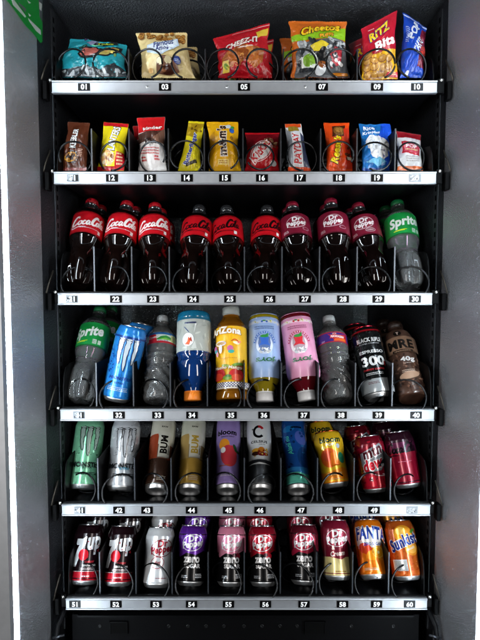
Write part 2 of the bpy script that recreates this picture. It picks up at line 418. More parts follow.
    if r == 0:
        cc = [(68.5, 1), (109, -1), (145.5, 1), (188, -1), (222, 1), (263, -1), (300, 1), (343, -1), (379, 1), (415, -1)]
        for px, h in cc:
            c = at(px, 62, .006); s = MB(); coil(s, c.x, c.z-z, R, .045, h, -PI/2+(.35 if h > 0 else -.35), .004, 6); s.build('spiral_coil', root)
    elif r == 1:
        for k, px in enumerate((73, 111, 151, 186, 223, 260, 303.5, 339, 377, 415.6)):
            c = at(px, 154.5, .006); s = MB(); coil(s, c.x, c.z-z, R*(.92 if k in (0, 2, 5, 7) else 1.02), .05, 1 if k % 3 else -1, -PI/2+.5*((k*7) % 5-2), .004, 5); s.build('spiral_coil', root)
    else:
        for k in range(10):
            x = XC+(k-4.5)*PIT; h = HAND[r][k]; s = MB(); coil(s, x, t-z+R+.002, R, .075, h, -PI/2+h*(-.15+.2*((k*3) % 4)), .003, 4); s.build('spiral_coil', root)
# ------------------------------------------------------------------ lettering helpers
def spencer(a, cx, cy, w, col, rot=4, ow=1.5):
    """flowing two-word cola script drawn with brush strokes"""
    k = w/66.0; an = math.radians(rot); ca, sa = math.cos(an), math.sin(an)
    def S(pts, wd):
        r = []
        for x, y in pts:
            x = (x-36+.28*(y-9))*k; y = (y-9)*k*1.12; r.append((cx+x*ca-y*sa, cy+x*sa+y*ca))
        a.S(r, wd*k*ow/1.5, col)
    S([(15, 15), (14, 18.5), (9, 18), (4, 12), (2, 5), (5, 1), (10, 1.5), (15, 6)], 3.6)        # C
    S([(3, 3), (1, -3), (8, -5), (20, -3.6), (34, -4.5)], 1.6)                                   # swash
    S([(20, 9.5), (16.5, 8), (16, 3), (19, 1), (22.5, 4), (22, 8.5), (20, 9.5)], 2.6)            # o
    S([(30, 7.5), (28, 9.6), (25.5, 7), (25, 3), (27.5, 1), (31, 3)], 2.6)                       # c
    S([(38, 8), (35, 9.6), (32.5, 6), (33, 2), (35.5, 1), (38.5, 8.5)], 2.5); S([(38.5, 9), (37.8, 3), (39.5, 1), (41.5, 2.6)], 2.4)  # a
    S([(40.5, 6), (44, 6.6)], 2)                                                                 # dash
    S([(53, 15.5), (53, 19), (49, 19), (45, 13), (43.5, 6), (45.5, 1.4), (50, 1.5), (53, 5)], 3.6)  # C
    S([(49, 17), (57, 15.5), (63, 20), (66, 17)], 1.6)
    S([(55, 9.5), (52.6, 8), (52, 3), (54.3, 1), (57, 4), (56.7, 8.5), (55, 9.5)], 2.5)          # o
    S([(60, 3), (61.5, 12), (62, 16), (60.5, 17), (59.4, 10), (59.3, 3), (61, 1), (62.6, 3)], 2.2)  # l
    S([(68.5, 8), (66, 9.6), (63.8, 6), (64.2, 2), (66.2, 1), (68.8, 8.5)], 2.4); S([(68.8, 9), (68.2, 3), (69.6, 1), (71.5, 3)], 2.2)  # a
def claws(a, cx, cy, h, fill, edge):
    """three ragged claw marks"""
    for dx, sx, top, bot, s in ((-15, 1, 0, -.80, 1), (0, 1, 0, -1.0, 2), (15, -1, 0, -.78, 3)):
        rd = random.Random(s); L = []; Rr = []; n = 9
        for i in range(n+1):
            t = i/n; y = cy+h*(.5+bot*t); wd = 4.2*(1-t)**.6+.5; c0 = cx+dx*(1-.12*t)-sx*1.6*math.sin(t*3)
            L.append((c0-wd*(.8+.5*rd.random()), y)); Rr.append((c0+wd*(.8+.5*rd.random()), y))
        a.P([(x-1.5, y) for x, y in L]+[(x+1.5, y-2) for x, y in Rr[::-1]], edge); a.P(L+Rr[::-1], fill)
        a.P([(cx+dx-8, cy+h*.5+1.5), (cx+dx-4, cy+h*.5-2.2), (cx+dx, cy+h*.5-1), (cx+dx+4, cy+h*.5-3), (cx+dx+8, cy+h*.5+1), (cx+dx+3, cy+h*.5+3.4), (cx+dx-2, cy+h*.5+2.2)], edge)
        a.P([(cx+dx-6, cy+h*.5+1.4), (cx+dx-3, cy+h*.5-.8), (cx+dx+3, cy+h*.5-1.2), (cx+dx+6, cy+h*.5+1), (cx+dx+2, cy+h*.5+2.4)], fill)
def pepper(a, cx, cy, s, col, ring, back=None, rot=9):
    if back: a.E(cx, cy, 25*s, 17*s, back, rot)
    a.ring(cx, cy, 26*s, 18*s, 1.6*s, ring, rot)
    a.T('Dr', cx+1*s, cy+9.5*s, 14*s, 24*s, col, .6, .15, rot); a.T('Pepper', cx+1*s, cy-4.5*s, 19*s, 52*s, col, .5, .15, rot)
# ------------------------------------------------------------------ soda cans, lowest shelf
def art_seven():
    a = Art(); a.R(-60, 8, 60, 27, '#b81226').R(-60, 27, 60, 28, '#e6e6e6').small(0, 17, 17, 1, '#f4f4f4', 2.2)
    a.P([(-29, 81), (-28, 92), (-14, 92), (-5, 97), (-6, 84), (-15, 62), (-21, 46), (-24, 36), (-34, 36), (-31, 54), (-25, 70), (-20, 80), (-26, 79)], '#f2f4f8')
    a.E(-9, 60, 11, 11.5, '#e0162a').T('up', 13, 78, 36, 31, '#eef0f5', .6, .25, 6).R(-60, 29, 60, 36, '#16080c')
    a.T('ZERO SUGAR', 6, 39, 3.6, 30, '#f0f0f0', .25).T('CHERRY', 6, 46, 4, 20, '#d23040', .25).small(4, 33, 34, 2, '#d8c8cc', 1.4, 2.6, 4)
    a.blobs(-2, 50, 26, 92, 9, 1.3, ['#a01828', '#d02838'], 3, 1); return a
def art_diet():
    a = Art(); pepper(a, 2, 79, 1.0, '#a31c34', '#7a1526'); a.ring(-6, 50, 15, 12, 1.3, '#a31c34', 6).T('diet', -6, 50, 8, 15, '#b0203a', .2, .3, 6)
    a.small(4, 19, 24, 1, '#8a2030', 1.6); return a
def art_zero(c1, c2, fruit=None, black='#0c0b0d'):
    a = Art(); a.R(-60, 66, 60, 122, c1); a.E(0, 84, 30, 22, c2, 8); a.E(-2, 66, 32, 12, c2, 8) ; a.P([(-60, 40), (-12, 66), (8, 62), (28, 70), (60, 60), (60, 20), (-60, 20)], black)
    a.R(-60, 8, 60, 42, black); pepper(a, 0, 86, .95, '#eef0f2', '#e8e8ee', c2)
    if fruit: a.E(14, 60, 6.5, 6, fruit).E(7, 62, 5, 4, '#3a1020').S([(14, 66), (17, 71), (22, 72)], 1, '#3a6a30')
    a.T('zero', 0, 52, 12, 36, '#f2f2f4', .6).T('SUGAR', 2, 40, 8.5, 36, '#e8e8ea', .55).small(-14, 20, 14, 2, '#b9bcc2', 1.5, 3, 5).small(17, 23, 15, 3, '#d9dce2', 1.7, 3, 6)
    return a
def art_cream():
    a = Art(); a.R(-60, 8, 60, 46, '#e6d592').P([(-60, 44), (-20, 47), (10, 41), (32, 52), (60, 55), (60, 120), (-60, 120)], '#7d1830'); pepper(a, 3, 84, 1.0, '#eef0f2', '#d8c8cc', '#92203a')
    a.T('&', -7, 64, 7, 7, '#f2ead8', .2).T('Cream', 2, 53, 10, 32, '#f6e6e0', .3, .2, 7, 0, '#9a1c38', .6).small(6, 17, 24, 1, '#8a5a20', 1.8); return a
def art_fanta():
    a = Art(); a.P([(-34, 66), (34, 72), (34, 100), (-36, 106)], '#f8f4ee').P([(-30, 60), (20, 62), (30, 73), (-28, 76)], '#f2eee6')
    a.E(-12, 60, 16, 11, '#d8401c', -20).E(16, 52, 15, 13, '#ffae1c', 20).E(2, 46, 12, 10, '#ff9c14').ring(16, 52, 13, 11, 1.2, '#ffd468').E(16, 52, 3, 3, '#fff0b0')
    a.T('FANTA', 6, 88, 27, 76, '#1c3f9c', .55, .05, -3, 4, '#f8f6f2', .9).T('ZERO SUGAR', 6, 69, 6.5, 40, '#1c3f9c', .35).small(-4, 20, 30, 2, '#ffe9c8', 1.5, 2.8)
    a.blobs(-30, 28, 30, 50, 9, 3, ['#f08410', '#ff9a20'], 8); return a
def art_sunkist():
    a = Art(); a.blobs(-34, 14, 34, 112, 90, 1.7, ['#e0763a', '#f0904c', '#c04c18', '#b84414'], 12, 1); a.E(3, 93, 19, 17, '#f6a01c').E(-2, 99, 10, 7, '#ffc456', 20).E(24, 98, 7, 3.4, '#5a9a30', 30)
    a.E(17, 62, 15, 13, '#f09420').E(17, 62, 10, 9, '#ffb84c')
    a.T('Sunkist', 2, 76, 24, 62, '#1a2f86', .5, .15, 19, 3, '#f6f6fa', .9).T('ORANGE', 14, 63, 4, 18, '#f4f0e8', .2, 0, 19)
    a.R(-27, 20, 2, 42, '#e2e4e2').small(-12, 38, 25, 7, '#8a8f92', 1, 2.6, 7); return a
G6 = 'soda cans standing on the lowest shelf'
LOW = [
 ('std', '#1c0a10', art_seven, 0, (84, 584), (91.3, 523), 0, 'black and red soda can with white seven on red dot, above plate 51'),
 ('std', '#1c0a10', art_seven, 0, (118, 585.5), (124, 524.5), -6, 'black and red soda can with white seven on red dot, above plate 52'),
 ('std', '#d6d9dd', art_diet, 0, (156.5, 587), (161.5, 525.5), 6, 'silver white diet soda can with dark red lettering above plate 53'),
 ('std', '#0c0b0d', lambda: art_zero('#55208a', '#6b2ca4'), 0, (190, 585), (194, 524.5), 0, 'purple topped black zero sugar soda can above plate 54'),
 ('std', '#0c0b0d', lambda: art_zero('#d8809c', '#e08aa6', '#8a1830'), 0, (231, 585.5), (231.7, 524.5), 0, 'pink topped black zero sugar soda can above plate 55'),
 ('std', '#0c0b0d', lambda: art_zero('#8c1024', '#b8142e', '#e0203a'), 0, (263.5, 585.5), (262, 523.5), 0, 'bright crimson topped black zero sugar soda can with cherry above plate 56'),
 ('std', '#0c0b0d', lambda: art_zero('#5c1222', '#a81c3e'), 0, (305, 584), (303.4, 522.5), 0, 'dark maroon topped black zero sugar soda can without fruit above plate 57'),
 ('std', '#7d1830', art_cream, 0, (338, 579.5), (334, 519.5), 2, 'maroon and cream yellow soda can leaning above plate 58'),
 ('std', '#ec7a10', art_fanta, 0, (374.7, 579.5), (366.8, 520), 0, 'bright orange soda can with blue capital lettering above plate 59'),
 ('std', '#d0601e', art_sunkist, 0, (408, 579.5), (397.5, 518.5), 4, 'speckled orange soda can with slanted navy script above plate 60')]
def behind(root, dy, label, cat, group, dx=0, dz=0):
    r2 = root.copy(); C.objects.link(r2); r2.matrix_world = Matrix.Translation((dx, dy, dz)) @ root.matrix_basis
    tag(r2, label, cat, group)
    for ch in list(root.children):
        c = ch.copy(); C.objects.link(c); c.parent = r2; c.matrix_parent_inverse = ch.matrix_parent_inverse
        for g in list(ch.children):
            d = g.copy(); C.objects.link(d); d.parent = c
    return r2
ROOTS = {}
for i, (k, body, art, _, b, t, yaw, lab) in enumerate(LOW):
    o = can('soda_can', k, body, art(), place(b, t, .1225, .047), yaw=yaw); tag(o, lab, 'soda can', G6); ROOTS[(5, i)] = o
    behind(o, .079, lab.split(' above')[0].split(' leaning')[0].split(', above')[0]+', second in column %d' % (51+i), 'soda can', G6, dx=.002*((i*3) % 5-2))
# ------------------------------------------------------------------ energy cans, fifth shelf
def art_monster(base2, fill, edge, txt):
    a = Art(); a.blobs(-48, 14, 48, 150, 60, 3.4, base2, 5, .5); claws(a, 0, 100, 62, fill, edge); a.blobs(-26, 70, 26, 132, 26, 1.3, [edge], 8, .5)
    a.T('MONSTER', 0, 50, 11, 66, edge, .6).T('ULTRA', 0, 44, 5, 22, txt, .25).small(0, 32, 44, 2, edge, 1.8, 3.6, 3).T('ZERO SUGAR', 0, 31, 2.6, 26, edge, .1); return a
def art_bum(c1, c2, c3, tcol):
    a = Art(); a.R(-60, 9, 60, 100, c2).R(-60, 9, 60, 66, c3).P([(-60, 126), (-14, 126), (-12, 120), (-12, 66), (-60, 66)], c1).P([(12, 64), (60, 64), (60, 74), (14, 70)], c1)
    a.R(-10, 68, 17, 132, '#d8d6c8').T('BUM', 2, 100, 17, 44, tcol, .55, 0, 90).T('ENERGY', 14, 88, 3.6, 22, '#2a2420', .2, 0, 90)
    a.T('RAW', 0, 144, 4, 14, '#2a2a26', .3).small(3, 24, 20, 3, '#e6d8c4', 2, 4, 3); return a
def art_bloom(base, f1, f2, leaf, dark='#15181c'):
    a = Art(); a.E(-8, 100, 13, 14, f1, 10).E(4, 72, 19, 26, f2, 10).E(10, 80, 13, 17, f2, -10).E(18, 92, 4, 9, leaf, 25).E(24, 84, 8, 3.4, leaf, -20).E(-10, 86, 6, 7, '#ffffff' if base[1] != 'a' else f1)
    a.T('bloom', -2, 130, 13, 48, dark, .35).T('SPARKLING ENERGY', 0, 119, 2.8, 32, dark, .1).small(-6, 48, 26, 1, '#d87a30', 2.2).small(0, 28, 30, 2, '#e8e2ee', 1.4, 3)
    return a
def art_celsius():
    a = Art(); a.ring(1, 131, 14.5, 16, 6, '#101114', 0, 26, 95, 315).ring(1, 131, 14.5, 16, 6.4, '#b41e26', 0, 14, 34, 96)
    a.T('\u00b0', -14, 138, 4, 4, '#22242a', .3).T('CELSIUS', 1, 106, 6, 40, '#26282c', .28).T('LIVE FIT', 8, 99, 2.6, 15, '#50555a', .15)
    a.R(-60, 9, 60, 52, mat('#c4c8cc', 'metal', .25)).E(-6, 84, 11, 6, '#d8a030').E(6, 86, 8, 7, '#c87820').E(-8, 77, 9, 5, '#3a1a10').E(6, 76, 9, 5, '#701a1c').E(16, 76, 6, 4, '#a02428').blobs(-18, 70, 20, 90, 14, 2.6, ['#e8c070', '#7a2818', '#d8b048'], 2)
    a.small(0, 62, 34, 2, '#a0a4a8', 1.4, 3).P([(-60, 46), (0, 56), (60, 46), (60, 60), (0, 62), (-60, 60)], '#26282c'); return a
def art_alani():
    a = Art(); a.R(-60, 9, 60, 34, '#5fc7ae').P([(-60, 30), (-10, 38), (20, 30), (60, 38), (60, 45), (-60, 46)], '#2a77b4').E(16, 116, 14, 18, '#4a5fae', 20).E(-14, 140, 16, 8, '#1c78bc').E(20, 70, 16, 24, '#123f7c').blobs(-26, 40, 26, 148, 26, 4, ['#163f84', '#1f66a8', '#0f2c5e'], 9)
    a.T('Alani nu', -14, 98, 11, 48, '#4fd0b4', .12, .25, 102).small(6, 140, 24, 1, '#0e2238', 4).small(2, 26, 24, 1, '#0e4a50', 1.6); return a
def art_dew():
    a = Art(); a.P([(-60, 10), (60, 10), (60, 30), (-60, 42)], '#b41228').P([(-60, 90), (60, 112), (60, 122), (-60, 122)], '#6c0a1c').blobs(-34, 14, 34, 112, 26, 6, ['#c01c34', '#7c0c20', '#d83a4c', '#4c0814'], 21, .4)
    a.P([(-27, 58), (-26, 84), (22, 104), (27, 96), (27, 60), (14, 46), (-18, 44)], '#8c9096'); a.T('mtn', 1, 86, 22, 48, '#4c0a18', .6, .3, 18, 0, '#f0f0f2', 1).T('dew', -1, 61, 25, 48, '#c8142c', .7, .3, 14, 0, '#f6f6f6', 1)
    a.P([(6, 52), (30, 60), (30, 72), (20, 66)], '#24262c').T('ZERO', 22, 57, 5, 14, '#e8e8ea', .3, .2, 8).S([(-26, 46), (-8, 42), (6, 36), (24, 34)], 2, '#e8c8cc').blobs(-20, 26, 20, 40, 9, 2.4, ['#f0c8cc', '#50101c'], 4, .5); return a
def art_cherry():
    a = Art(); a.R(-60, 9, 60, 84, '#8c0e28').R(-60, 76, 60, 98, '#58183a'); spencer(a, 2, 85, 64, '#050206', 2, 2.2)
    a.T('ZERO SUGAR', 6, 64, 3.4, 26, '#7c1030', .15).small(4, 56, 30, 1, '#e890a8', 1.2); return a
G5 = 'energy and soda cans on the fifth shelf'
MID = [
 ('tall', '#86cfa4', lambda: art_monster(['#93d9b0', '#78c298'], '#93a89c', '#1c2622', '#2c4038'), '#c9ccd0', (82.4, 489.5), 27, 4, 'mint green tall energy can with silver claw marks above plate 41'),
 ('tall', '#c3c8cd', lambda: art_monster(['#dfe3e7', '#a9aeb4'], '#b2b7bc', '#232529', '#3f98b8'), '#c9ccd0', (120.5, 491), 27, 4, 'silver white tall energy can with grey claw marks above plate 42'),
 ('sleekx', '#d4d2c2', lambda: art_bum('#a3472a', '#7a5444', '#3f2a20', '#1c1a18'), '#c9ccd0', (156.5, 492), (164.5, 418), 6, 'cream and dark brown slim can with upright black letters above plate 43'),
 ('sleekx', '#d6d8c6', lambda: art_bum('#b89a5c', '#94805c', '#b08c3c', '#b8983a'), '#c9ccd0', (189.5, 492), (196.5, 418), 6, 'cream and gold slim can with upright golden letters above plate 44'),
 ('sleekx', '#9c86c6', lambda: art_bloom('#9c86c6', '#f09a2c', '#d8404c', '#2f5a3c'), '#c9ccd0', (227.5, 492), (230.5, 418.5), -4, 'lavender slim can with orange and red fruit above plate 45'),
 ('sleekx', '#dfe3e5', art_celsius, '#c9ccd0', (260.5, 492), (264.5, 418), -2, 'white slim can with big black and red letter C above plate 46'),
 ('sleekx', '#174a92', art_alani, '#c9ccd0', (298.5, 492), (296.5, 417.5), 0, 'blue slim can with mint green script running upwards above plate 47'),
 ('std', '#e3b722', lambda: art_bloom2(), '#b4502a', (336, 487.5), (326.6, 432), 4, 'yellow can with orange fruit and copper lid above plate 48'),
 ('std', '#94122a', art_dew, '#c9ccd0', (377.7, 491.5), (366.8, 434), 4, 'red soda can with slanted silver lettering leaning above plate 49'),
 ('std', '#30101f', art_cherry, '#c9ccd0', (408.8, 487), (396.5, 430.5), 0, 'cherry red can with dark purple top and black script above plate 50')]
def art_bloom2():
    a = Art(); a.P([(-60, 9), (60, 9), (60, 26), (20, 40), (-20, 30), (-60, 34)], '#f08a18').E(-6, 62, 20, 21, '#e8641c', 0).E(-9, 66, 12, 12, '#d8502c').P([(-4, 44), (16, 44), (16, 74), (-2, 72)], '#f47a18').E(22, 60, 8, 12, '#2f9a70', 10).E(18, 86, 4.5, 5, '#ccd8e4').E(-16, 84, 5, 4, '#f8d870')
    a.T('bloom', 2, 101, 13, 50, '#1c3a20', .4).T('POP', 0, 90, 6, 18, '#f6f2d8', .4).small(0, 28, 34, 2, '#fbe0a0', 1.6, 3.2).small(0, 16, 24, 1, '#fbe0a0', 1.6); return a
for i, (k, body, art, lid, b, t, yaw, lab) in enumerate(MID):
    H = can_profile(k)[1]; o = can('energy_can' if i < 7 else 'soda_can', k, body, art(), place(b, t if k == 'std' or not isinstance(t, tuple) else (44 if k == 'sleekx' else 37), H, .066 if k != 'sleekx' else .052), lid=lid, yaw=yaw)
    tag(o, lab, 'energy can' if i < 7 else 'soda can', G5); ROOTS[(4, i)] = o
    if i >= 7: behind(o, .082, lab.split(' leaning')[0].split(' above')[0]+', second in column %d' % (41+i), 'soda can', G5, dx=-.006)
# ------------------------------------------------------------------ bottles
CLEAR = mat('#f4f7f8', 'clear'); COLA = mat('#100705', 'liquid'); PEPL = mat('#0c0504', 'liquid'); HEAD = mat('#a4a8aa', 'clear', .05); NECK = mat('#2c2e31', 'liquid', .12)
SODA = [(0, 22), (1, 26), (6, 30), (14, 33.5), (28, 36), (45, 36.6), (60, 35.2), (72, 31.6), (81, 28.8), (90, 28.4), (100, 30.2), (112, 34.2), (118, 35.2), (150, 35.6), (178, 35), (184, 33.6), (192, 29.5), (200, 23.5), (207, 18), (212, 15.2), (216, 13.6), (219, 15.8), (220.5, 15.8), (221.5, 13.2), (224, 13)]
def art_cola(script, col, extra):
    a = Art('label'); a.R(-56, 118, 56, 121, extra).R(-56, 175, 56, 178, extra); spencer(a, -1, 150, 72, script, 5, 2.2 if script[1] == 'f' else 2.0)
    a.small(2, 130, 44, 1, script if script[1] == 'f' else '#2a0508', 1.6); a.R(22, 122, 29, 131, '#f0e8e8'); return a
def art_pepb(extra=False):
    a = Art('label'); a.R(-56, 118, 56, 121, '#4c0a1a'); pepper(a, 1, 152, .92, '#f0f0f2', '#d8c4ca', '#861a34')
    a.small(-25, 130, 13, 3, '#e6c8d0', 1.4, 2.8, 8)
    if extra: a.ring(12, 130, 11, 5.5, .9, '#f0dce2').T('CHERRY', 12, 130, 3.4, 15, '#f6e4e8', .2)
    else: a.ring(22, 134, 8, 4.4, .8, '#d8b8c4')
    return a
def art_sprite(qr=False):
    a = Art('label'); a.R(-56, 118, 56, 121, '#0e6a30'); a.T('Sprite', -1, 151, 33, 72, '#f4f8f4', .6, .25, 8).S([(-28, 128), (-14, 129), (2, 131)], 3, '#d8e83a').small(-14, 127, 20, 1, '#d8f04a', 2)
    a.R(13, 124, 22, 135, '#e8f2ea').small(17.5, 132, 7, 4, '#1a7a3c', 1, 2.3).R(25, 124, 32, 134, '#dcebdd'); return a
G3 = 'soda bottles on the third shelf'
RC = mat('#c01322', 'cap'); MC_ = mat('#8c1430', 'cap'); KC = mat('#2c2d30', 'cap'); GC = mat('#0d6a38', 'cap'); WC = mat('#d9dcdf', 'cap')
RED = lambda: art_cola('#f6f2f0', '#c40f1e', '#a80c18'); ZER = lambda: art_cola('#140506', '#c40f1e', '#b00c18')
BOT = [
 ('cola', RED, RC, (78, 286), (92.2, 202), 2, 'dark cola bottle, red cap and white script on red, above plate 21'),
 ('cola', RED, RC, (111.5, 287), (127.3, 204), -6, 'dark cola bottle, red cap and white script on red, above plate 22'),
 ('cola', RED, RC, (153.5, 287), (155.2, 206), -2, 'dark cola bottle, red cap and white script on red, above plate 23'),
 ('cola', ZER, KC, (191.5, 287), (199.5, 208.5), -6, 'dark cola bottle, black cap and black script on red, above plate 24'),
 ('cola', ZER, KC, (230.3, 287), (226.5, 209), -12, 'dark cola bottle, black cap and black script on red, above plate 25'),
 ('cola', ZER, KC, (265.5, 287), (267, 209), 2, 'dark cola bottle, black cap and black script on red, above plate 26'),
 ('pep', lambda: art_pepb(), MC_, (302, 287), (292, 205), 6, 'dark soda bottle with maroon cap and maroon label above plate 27'),
 ('pep', lambda: art_pepb(), MC_, (339.5, 287), (330.5, 201.5), 0, 'dark soda bottle with maroon cap and maroon label above plate 28'),
 ('pep', lambda: art_pepb(True), MC_, (379, 287), (357.5, 206), 4, 'dark soda bottle with a small oval under its maroon label lettering, above plate 29'),
 ('lime', art_sprite, GC, (409.5, 288), (397, 203), 18, 'clear lemon lime soda bottle with green cap and green label above plate 30')]
def soda_bottle(kind, art, cap, M, yaw=0):
    lowm = {'cola': COLA, 'pep': PEPL, 'lime': CLEAR}[kind]; lc = {'cola': '#c8101e', 'pep': '#7a1630', 'lime': '#159a45'}[kind]
    return bottle('soda_bottle', SODA, M, lowm, NECK if kind != 'lime' else HEAD, 196 if kind != 'lime' else 186, art(), (118, 178), lc, cap, (221, 236, 15), petal=True, yaw=yaw)
for i, (k, art, cap, b, t, yaw, lab) in enumerate(BOT):
    o = soda_bottle(k, art, cap, place(b, t, .236, .052), yaw); tag(o, lab, 'bottle', G3); ROOTS[(2, i)] = o
    behind(o, .082, lab.split(', above')[0].split(' above')[0]+', second in column %d' % (21+i), 'bottle', G3, dx=.003*((i*2) % 3-1))
G4 = 'bottles and cans on the fourth shelf'
M31 = place((80, 401), (100.5, 309), .236, .05)
o = soda_bottle('lime', art_sprite, GC, M31, -24); tag(o, 'clear lemon lime soda bottle with green label leaning above plate 31', 'bottle', G4)
behind(o, .08, 'clear lemon lime bottle with green cap, second in column 31 behind the front one', 'bottle', G4, dx=.006)
def art_blue():
    a = Art(); a.blobs(-48, 12, 48, 140, 70, 2.6, ['#1c6cc0', '#3c9ae0', '#2070c8'], 6, .5); claws(a, 2, 102, 66, '#c9d4dc', '#1d2a4c'); a.R(-60, 138, 60, 142, '#123a80')
    a.T('MONSTER', 2, 52, 7, 48, '#17408c', .4).T('ULTRA', 0, 42, 4, 20, '#17408c', .3).small(0, 32, 40, 3, '#bcdcf4', 1.5, 3.2, 4).blobs(-30, 60, -18, 128, 16, 2.2, ['#163c8c'], 14, .6); return a
o = can('energy_can', 'tallx', '#2b86d8', art_blue(), place((115.5, 400.5), (133.5, 326), .166, .052), yaw=-4); tag(o, 'bright blue tall energy can leaning far back above plate 32', 'energy can', G4)
behind(o, .084, 'bright blue tall energy can, second in column 32 behind the leaning one', 'energy can', G4, dx=.004)
WAT = [(0, 25.44), (2, 30.74), (8, 33.92), (20, 34.98), (30, 34.13), (44, 34.98), (56, 34.13), (66, 34.98), (74, 32.01), (80, 30.95), (86, 32.44), (92, 33.92), (98, 32.86), (104, 34.13), (110, 32.86), (116, 34.13), (121, 34.34), (126, 34.56), (152, 34.56), (157, 33.39), (166, 28.62), (176, 21.2), (183, 15.9), (187, 13.78), (190, 15.9), (191.5, 15.9), (192.5, 13.36), (196, 13.36)]
def ribs(z, t): return .04*math.sin(t*9+z*240)*(1 if .012 < z < .075 else 0)
def art_w1():
    a = Art('label'); a.R(-56, 126, 56, 131, '#b01c2c').R(-56, 147, 56, 152, '#1c5c9c').R(-56, 131, 56, 136, '#e8efe8').P([(-16, 134), (-4, 142), (8, 145), (24, 140), (24, 134)], '#2c8c3a').P([(-10, 134), (6, 139), (18, 137), (24, 134)], '#7ac04c')
    a.P([(-34, 129), (-12, 130), (-15, 147), (-34, 148)], '#c2202e').T('Crystal', -22, 140, 7, 22, '#f6f0f0', .25, .25, 5).T('SPRING WATER', 2, 132.4, 2.6, 24, '#1c3c7c', .2).R(20, 131, 34, 148, '#d8dca0').small(27, 144, 11, 5, '#3a6a3a', 1.2, 2.8); return a
def art_w2():
    a = Art('label'); a.R(-56, 126, 56, 128.5, '#b0203a').R(-56, 149.5, 56, 152, '#b0203a').P([(-8, 148), (2, 144), (8, 150), (14, 144), (40, 148), (40, 128), (16, 130), (8, 128), (2, 136), (-4, 135), (-2, 141)], '#c4202c').P([(4, 129), (36, 129), (36, 136), (8, 135)], '#e26a24')
    a.T('HAWAIIAN', 15, 140, 6, 32, '#f6f2f0', .4, .2, -3).T('ICE', 8, 147, 3.6, 9, '#f0e8ea', .2).small(-20, 131, 9, 2, '#c8c0e8', 1.4, 2.4); return a
CAPW = mat('#b4babd', 'plastic', .3)
M33 = place((158.5, 402), (163, 317.5), .209, .05)
o = bottle('water_bottle', WAT, M33, CLEAR, CLEAR, 500, art_w1(), (126, 152), '#cfe4d8', CAPW, (193, 209, 14.2), yaw=2, ribs=ribs); tag(o, 'clear water bottle with red, green and blue landscape label above plate 33', 'bottle', G4)
M38 = place((340, 401), (328.5, 317.5), .209, .05)
o = bottle('water_bottle', WAT, M38, CLEAR, CLEAR, 500, art_w2(), (126, 152), '#3c2a86', CAPW, (193, 209, 14.2), yaw=0, ribs=ribs); tag(o, 'clear water bottle with purple and red starburst label above plate 38', 'bottle', G4)
# upside-down sports drink (34)
SPT = [(0, 28.35), (1, 33.6), (5, 36.75), (14, 37.8), (18, 36.96), (22, 37.8), (60, 37.8), (94, 37.8), (98, 36.33), (104, 35.28), (110, 36.33), (116, 38.22), (130, 38.85), (146, 36.75), (158, 30.45), (168, 23.1), (174, 20.37), (178, 19.95)]
def art_sport():
    a = Art('label', flip=200.0); L = 200
    a.blobs(-40, 106, 40, 178, 30, 7, ['#cfd4cc', '#a4aaa4', '#bcc2bc'], 4, .35).R(-56, 177, 56, 182, '#1c6c8c').small(-8, 166, 26, 1, '#1e2c5c', 4)
    a.E(-13, 130, 14, 16, '#eef0ee').ring(-13, 130, 14, 16, 1, '#9aa2a0').P([(-20, 120), (-10, 118), (-6, 130), (-12, 136), (-14, 126)], '#e2561c').P([(-11, 130), (-3, 124), (-6, 136)], '#b83a14').S([(-22, 160), (-10, 146)], 2, '#24407a').P([(2, 166), (6, 166), (0, 144)], '#e8ecea').P([(-6, 110), (2, 128), (6, 110)], '#d8dcd8'); return a
BLUEL = mat('#0c2f66', 'liquid'); TEAL = mat('#176f94', 'liquid', .15)
M34 = place((193.5, 401), (194, 314), .198, .05, inv=True)
o = bottle('sports_drink_bottle', SPT, M34, TEAL, BLUEL, 22, art_sport(), (18, 94), '#b4bab4', mat('#f58a2c', 'cap'), (178, 198, 20.5), yaw=0); tag(o, 'upside down blue sports drink bottle standing on its orange cap', 'bottle', G4)
# mango bottle (35)
MAN = [(0, 29.12), (1, 32.76), (4, 34.94), (10, 35.57), (18, 34.74), (22, 34.32), (100, 34.32), (158, 34.32), (164, 33.7), (172, 30.16), (180, 24.44), (186, 20.38), (190, 19.34), (192, 19.34)]
def art_mango():
    a = Art('label'); a.R(-56, 22, 56, 27, '#e8e4da')
    for i in range(-18, 19):
        for j in range(4):
            if (i+j) % 2: a.R(i*3, 25+j*2.6, i*3+3, 27.6+j*2.6, '#3c3c7c')
            else: a.R(i*3, 25+j*2.6, i*3+3, 27.6+j*2.6, '#f2efe6')
    a.E(-20, 52, 16, 14, '#c8262a', 20).E(-20, 47, 11, 8, '#e24a30').E(18, 50, 15, 13, '#d02c2c', -20).E(18, 45, 10, 7, '#ea5834').E(0, 44, 9, 5, '#7a9c2c').E(2, 48, 6, 3, '#3f7a2c').E(20, 72, 12, 4, '#6a9c2c', 10).E(-2, 70, 9, 3, '#8aa42c', -14).E(24, 66, 9, 4, '#a85c1c', 0)
    a.T('Mucho Mango', 0, 64, 9, 58, '#f6ecd8', .3, .2, 0, 2, '#b85a18', .4)
    a.T('AriZona', -5, 146, 16, 66, '#f8f4e8', .45, 0, 0, 4, '#c88a10', .3)
    a.ring(-14, 120, 12, 6, 2.4, '#e8e4e6').E(-14, 120, 8, 3.6, '#b88c4c').E(-14, 108, 4, 10, '#eceae4').E(-28, 110, 5, 6, '#b85a9c').E(-26, 104, 5, 4, '#3ca0a8').E(6, 108, 6, 7, '#d06a9c').E(8, 101, 6, 4, '#3ca8a0').E(-22, 97, 3, 6, '#e8a0b8')
    a.S([(8, 124), (16, 128), (26, 120)], 2.4, '#d84a20').E(18, 120, 7, 3, '#f8f0c8', -20).E(24, 122, 4, 2, '#e8622c', 30).small(0, 86, 40, 1, '#e08c10', 1.6); return a
